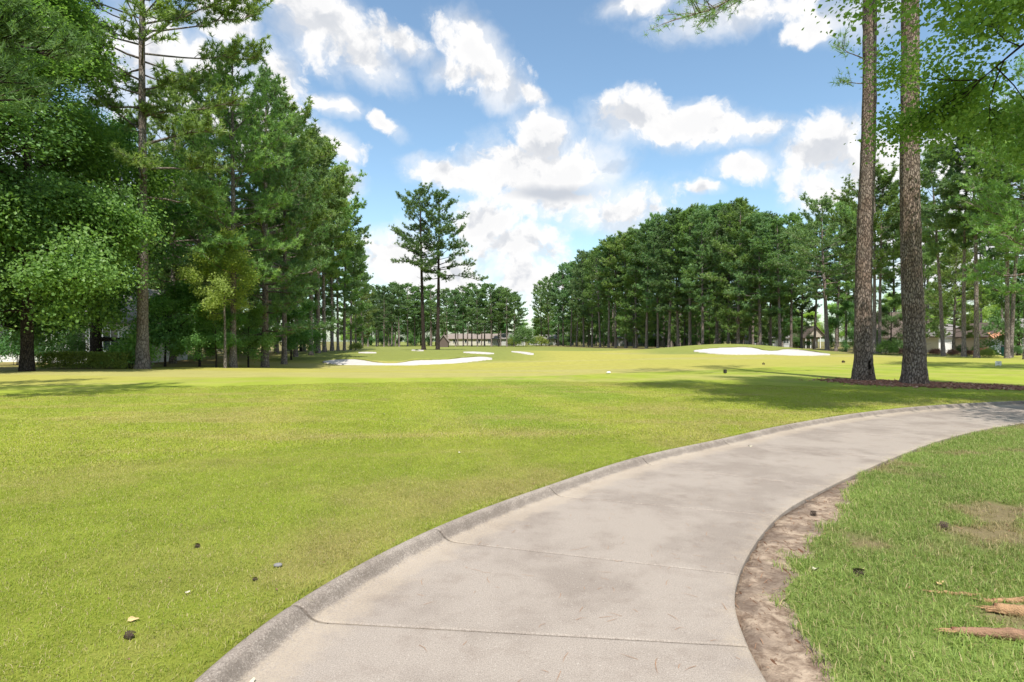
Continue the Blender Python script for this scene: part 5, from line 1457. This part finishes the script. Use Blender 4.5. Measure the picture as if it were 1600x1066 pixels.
# crumbs of leaf and straw settled in the lawn
N = 1500
P = np.column_stack([rg.uniform(-9, 8, N), 2.0 + 11 * rg.random(N) ** 1.3]); dl, dr = path_dist(P[:, 0], P[:, 1]); P = P[dl > .06]; N = len(P); z = Hground(P[:, 0], P[:, 1]) + rg.uniform(.010, .026, N)
th = rg.random(N) * 6.28; l_ = rg.uniform(.008, .035, N); d = np.stack([np.cos(th), np.sin(th)], -1) * l_[:, None]; s_ = np.stack([-np.sin(th), np.cos(th)], -1) * rg.uniform(.0015, .007, (N, 1))
V = np.stack([np.column_stack([P - s_, z]), np.column_stack([P + d * .4 - s_, z + .004]), np.column_stack([P + d, z + .002]), np.column_stack([P + d * .3 + s_, z + .005])], 1).reshape(-1, 3)
link('lawn_litter', new_mesh('lawn_litter', V, [np.arange(N * 4).reshape(-1, 4)], [plain('lawn_crumbs', (.17, .10, .055), .9, .7, 2)]), kind='stuff', label='small brown leaf crumbs settled in the lawn')

# broken, half-rotten branch pieces, bottom right
def log_piece(name, label, a, b, r0, r1, seed, core=True):
    """a hollowed, splintered length of branch between two photo pixels on the grass"""
    A = np.array(on_ground(*a)); B = np.array(on_ground(*b)); A[2] += r0 * .75; B[2] += r1 * .75
    root = link(name, None, loc=tuple(A), label=label, cat='branch piece')
    rg = np.random.default_rng(seed); n = 36; s = np.linspace(0, 1, n); ax = (B - A)
    P = ax[None] * s[:, None] + np.column_stack([np.zeros(n), np.zeros(n), .018 * (fbm(s * 4, s * 0, 1.3, seed) - .5)])
    sides = 20; an = np.arange(sides) / sides * 2 * np.pi
    rad = (r0 + (r1 - r0) * s)[:, None] * (1 + .55 * (fbm(np.repeat(s[:, None], sides, 1) * 5, np.cos(an)[None] * 1.5 + 0 * s[:, None], 1.6, seed, 3) - .5))
    rad = rad * (.25 + .75 * sstep(0, .16, s + .05 * rg.random(n)))[:, None]
    g = Geo(); g.tube(P, rad, sides)
    V = np.vstack(g.v); V = V.reshape(n, sides, 3); V[:, :, 2] = V[:, :, 2] * 1.0
    # ragged groove opened along the top
    fr = sstep(.35, .05, np.abs(((an[None] - 4.9 + .8 * np.sin(s[:, None] * 5)) + np.pi) % (2 * np.pi) - np.pi) / 1.2) * sstep(.7, .5, s)[:, None]
    V = V - (V - P[:, None]) * fr[:, :, None] * .62
    link('shell', new_mesh('shell', V.reshape(-1, 3), [np.vstack(g.q)], [M['bark_peel'] if core else M['wood_fresh']], smooth=True), parent=root)
    c = Geo(); c.tube(P[2:int(n * .72)] + np.array([0, 0, r0 * .20]), np.repeat(((r0 + (r1 - r0) * s) * .62)[2:int(n * .72), None], 8, 1) * rg.uniform(.8, 1.15, (int(n * .72) - 2, 8)), 8)
    link('rotten_core', c.mesh('rotten_core', M['wood_rot']), parent=root)
    u = ax / np.linalg.norm(ax)
    for k in range(9):
        g2 = Geo(); o = rg.normal(0, r0 * .45, 3); o[2] = abs(o[2]) * .5 - r0 * .3; L_ = rg.uniform(.03, .11)
        st = P[3] * rg.uniform(.2, 1.6) + o
        g2.tube([st, st - u * L_ * .5 + rg.normal(0, .004, 3), st - u * L_ + rg.normal(0, .008, 3)], [.006, .005, .001], 4)
        link('splinter', g2.mesh('splinter', M['wood_fresh']), parent=root)
    return root


log_piece('broken_branch', 'longest broken branch with a smooth brown shell and splintered tip, nearest the camera', (1478, 990), (1640, 1004), .020, .032, 1)
log_piece('broken_branch', 'chunk of splintered reddish rotten wood at the right edge', (1548, 956), (1650, 970), .034, .034, 2, False)
log_piece('broken_branch', 'flat pale splintered slab of wood above the rotten chunk at the right edge', (1545, 940), (1650, 942), .014, .022, 3, False)
log_piece('broken_branch', 'thin flake of crumbling brown wood lying in the grass', (1466, 927), (1534, 933), .010, .012, 4, False)
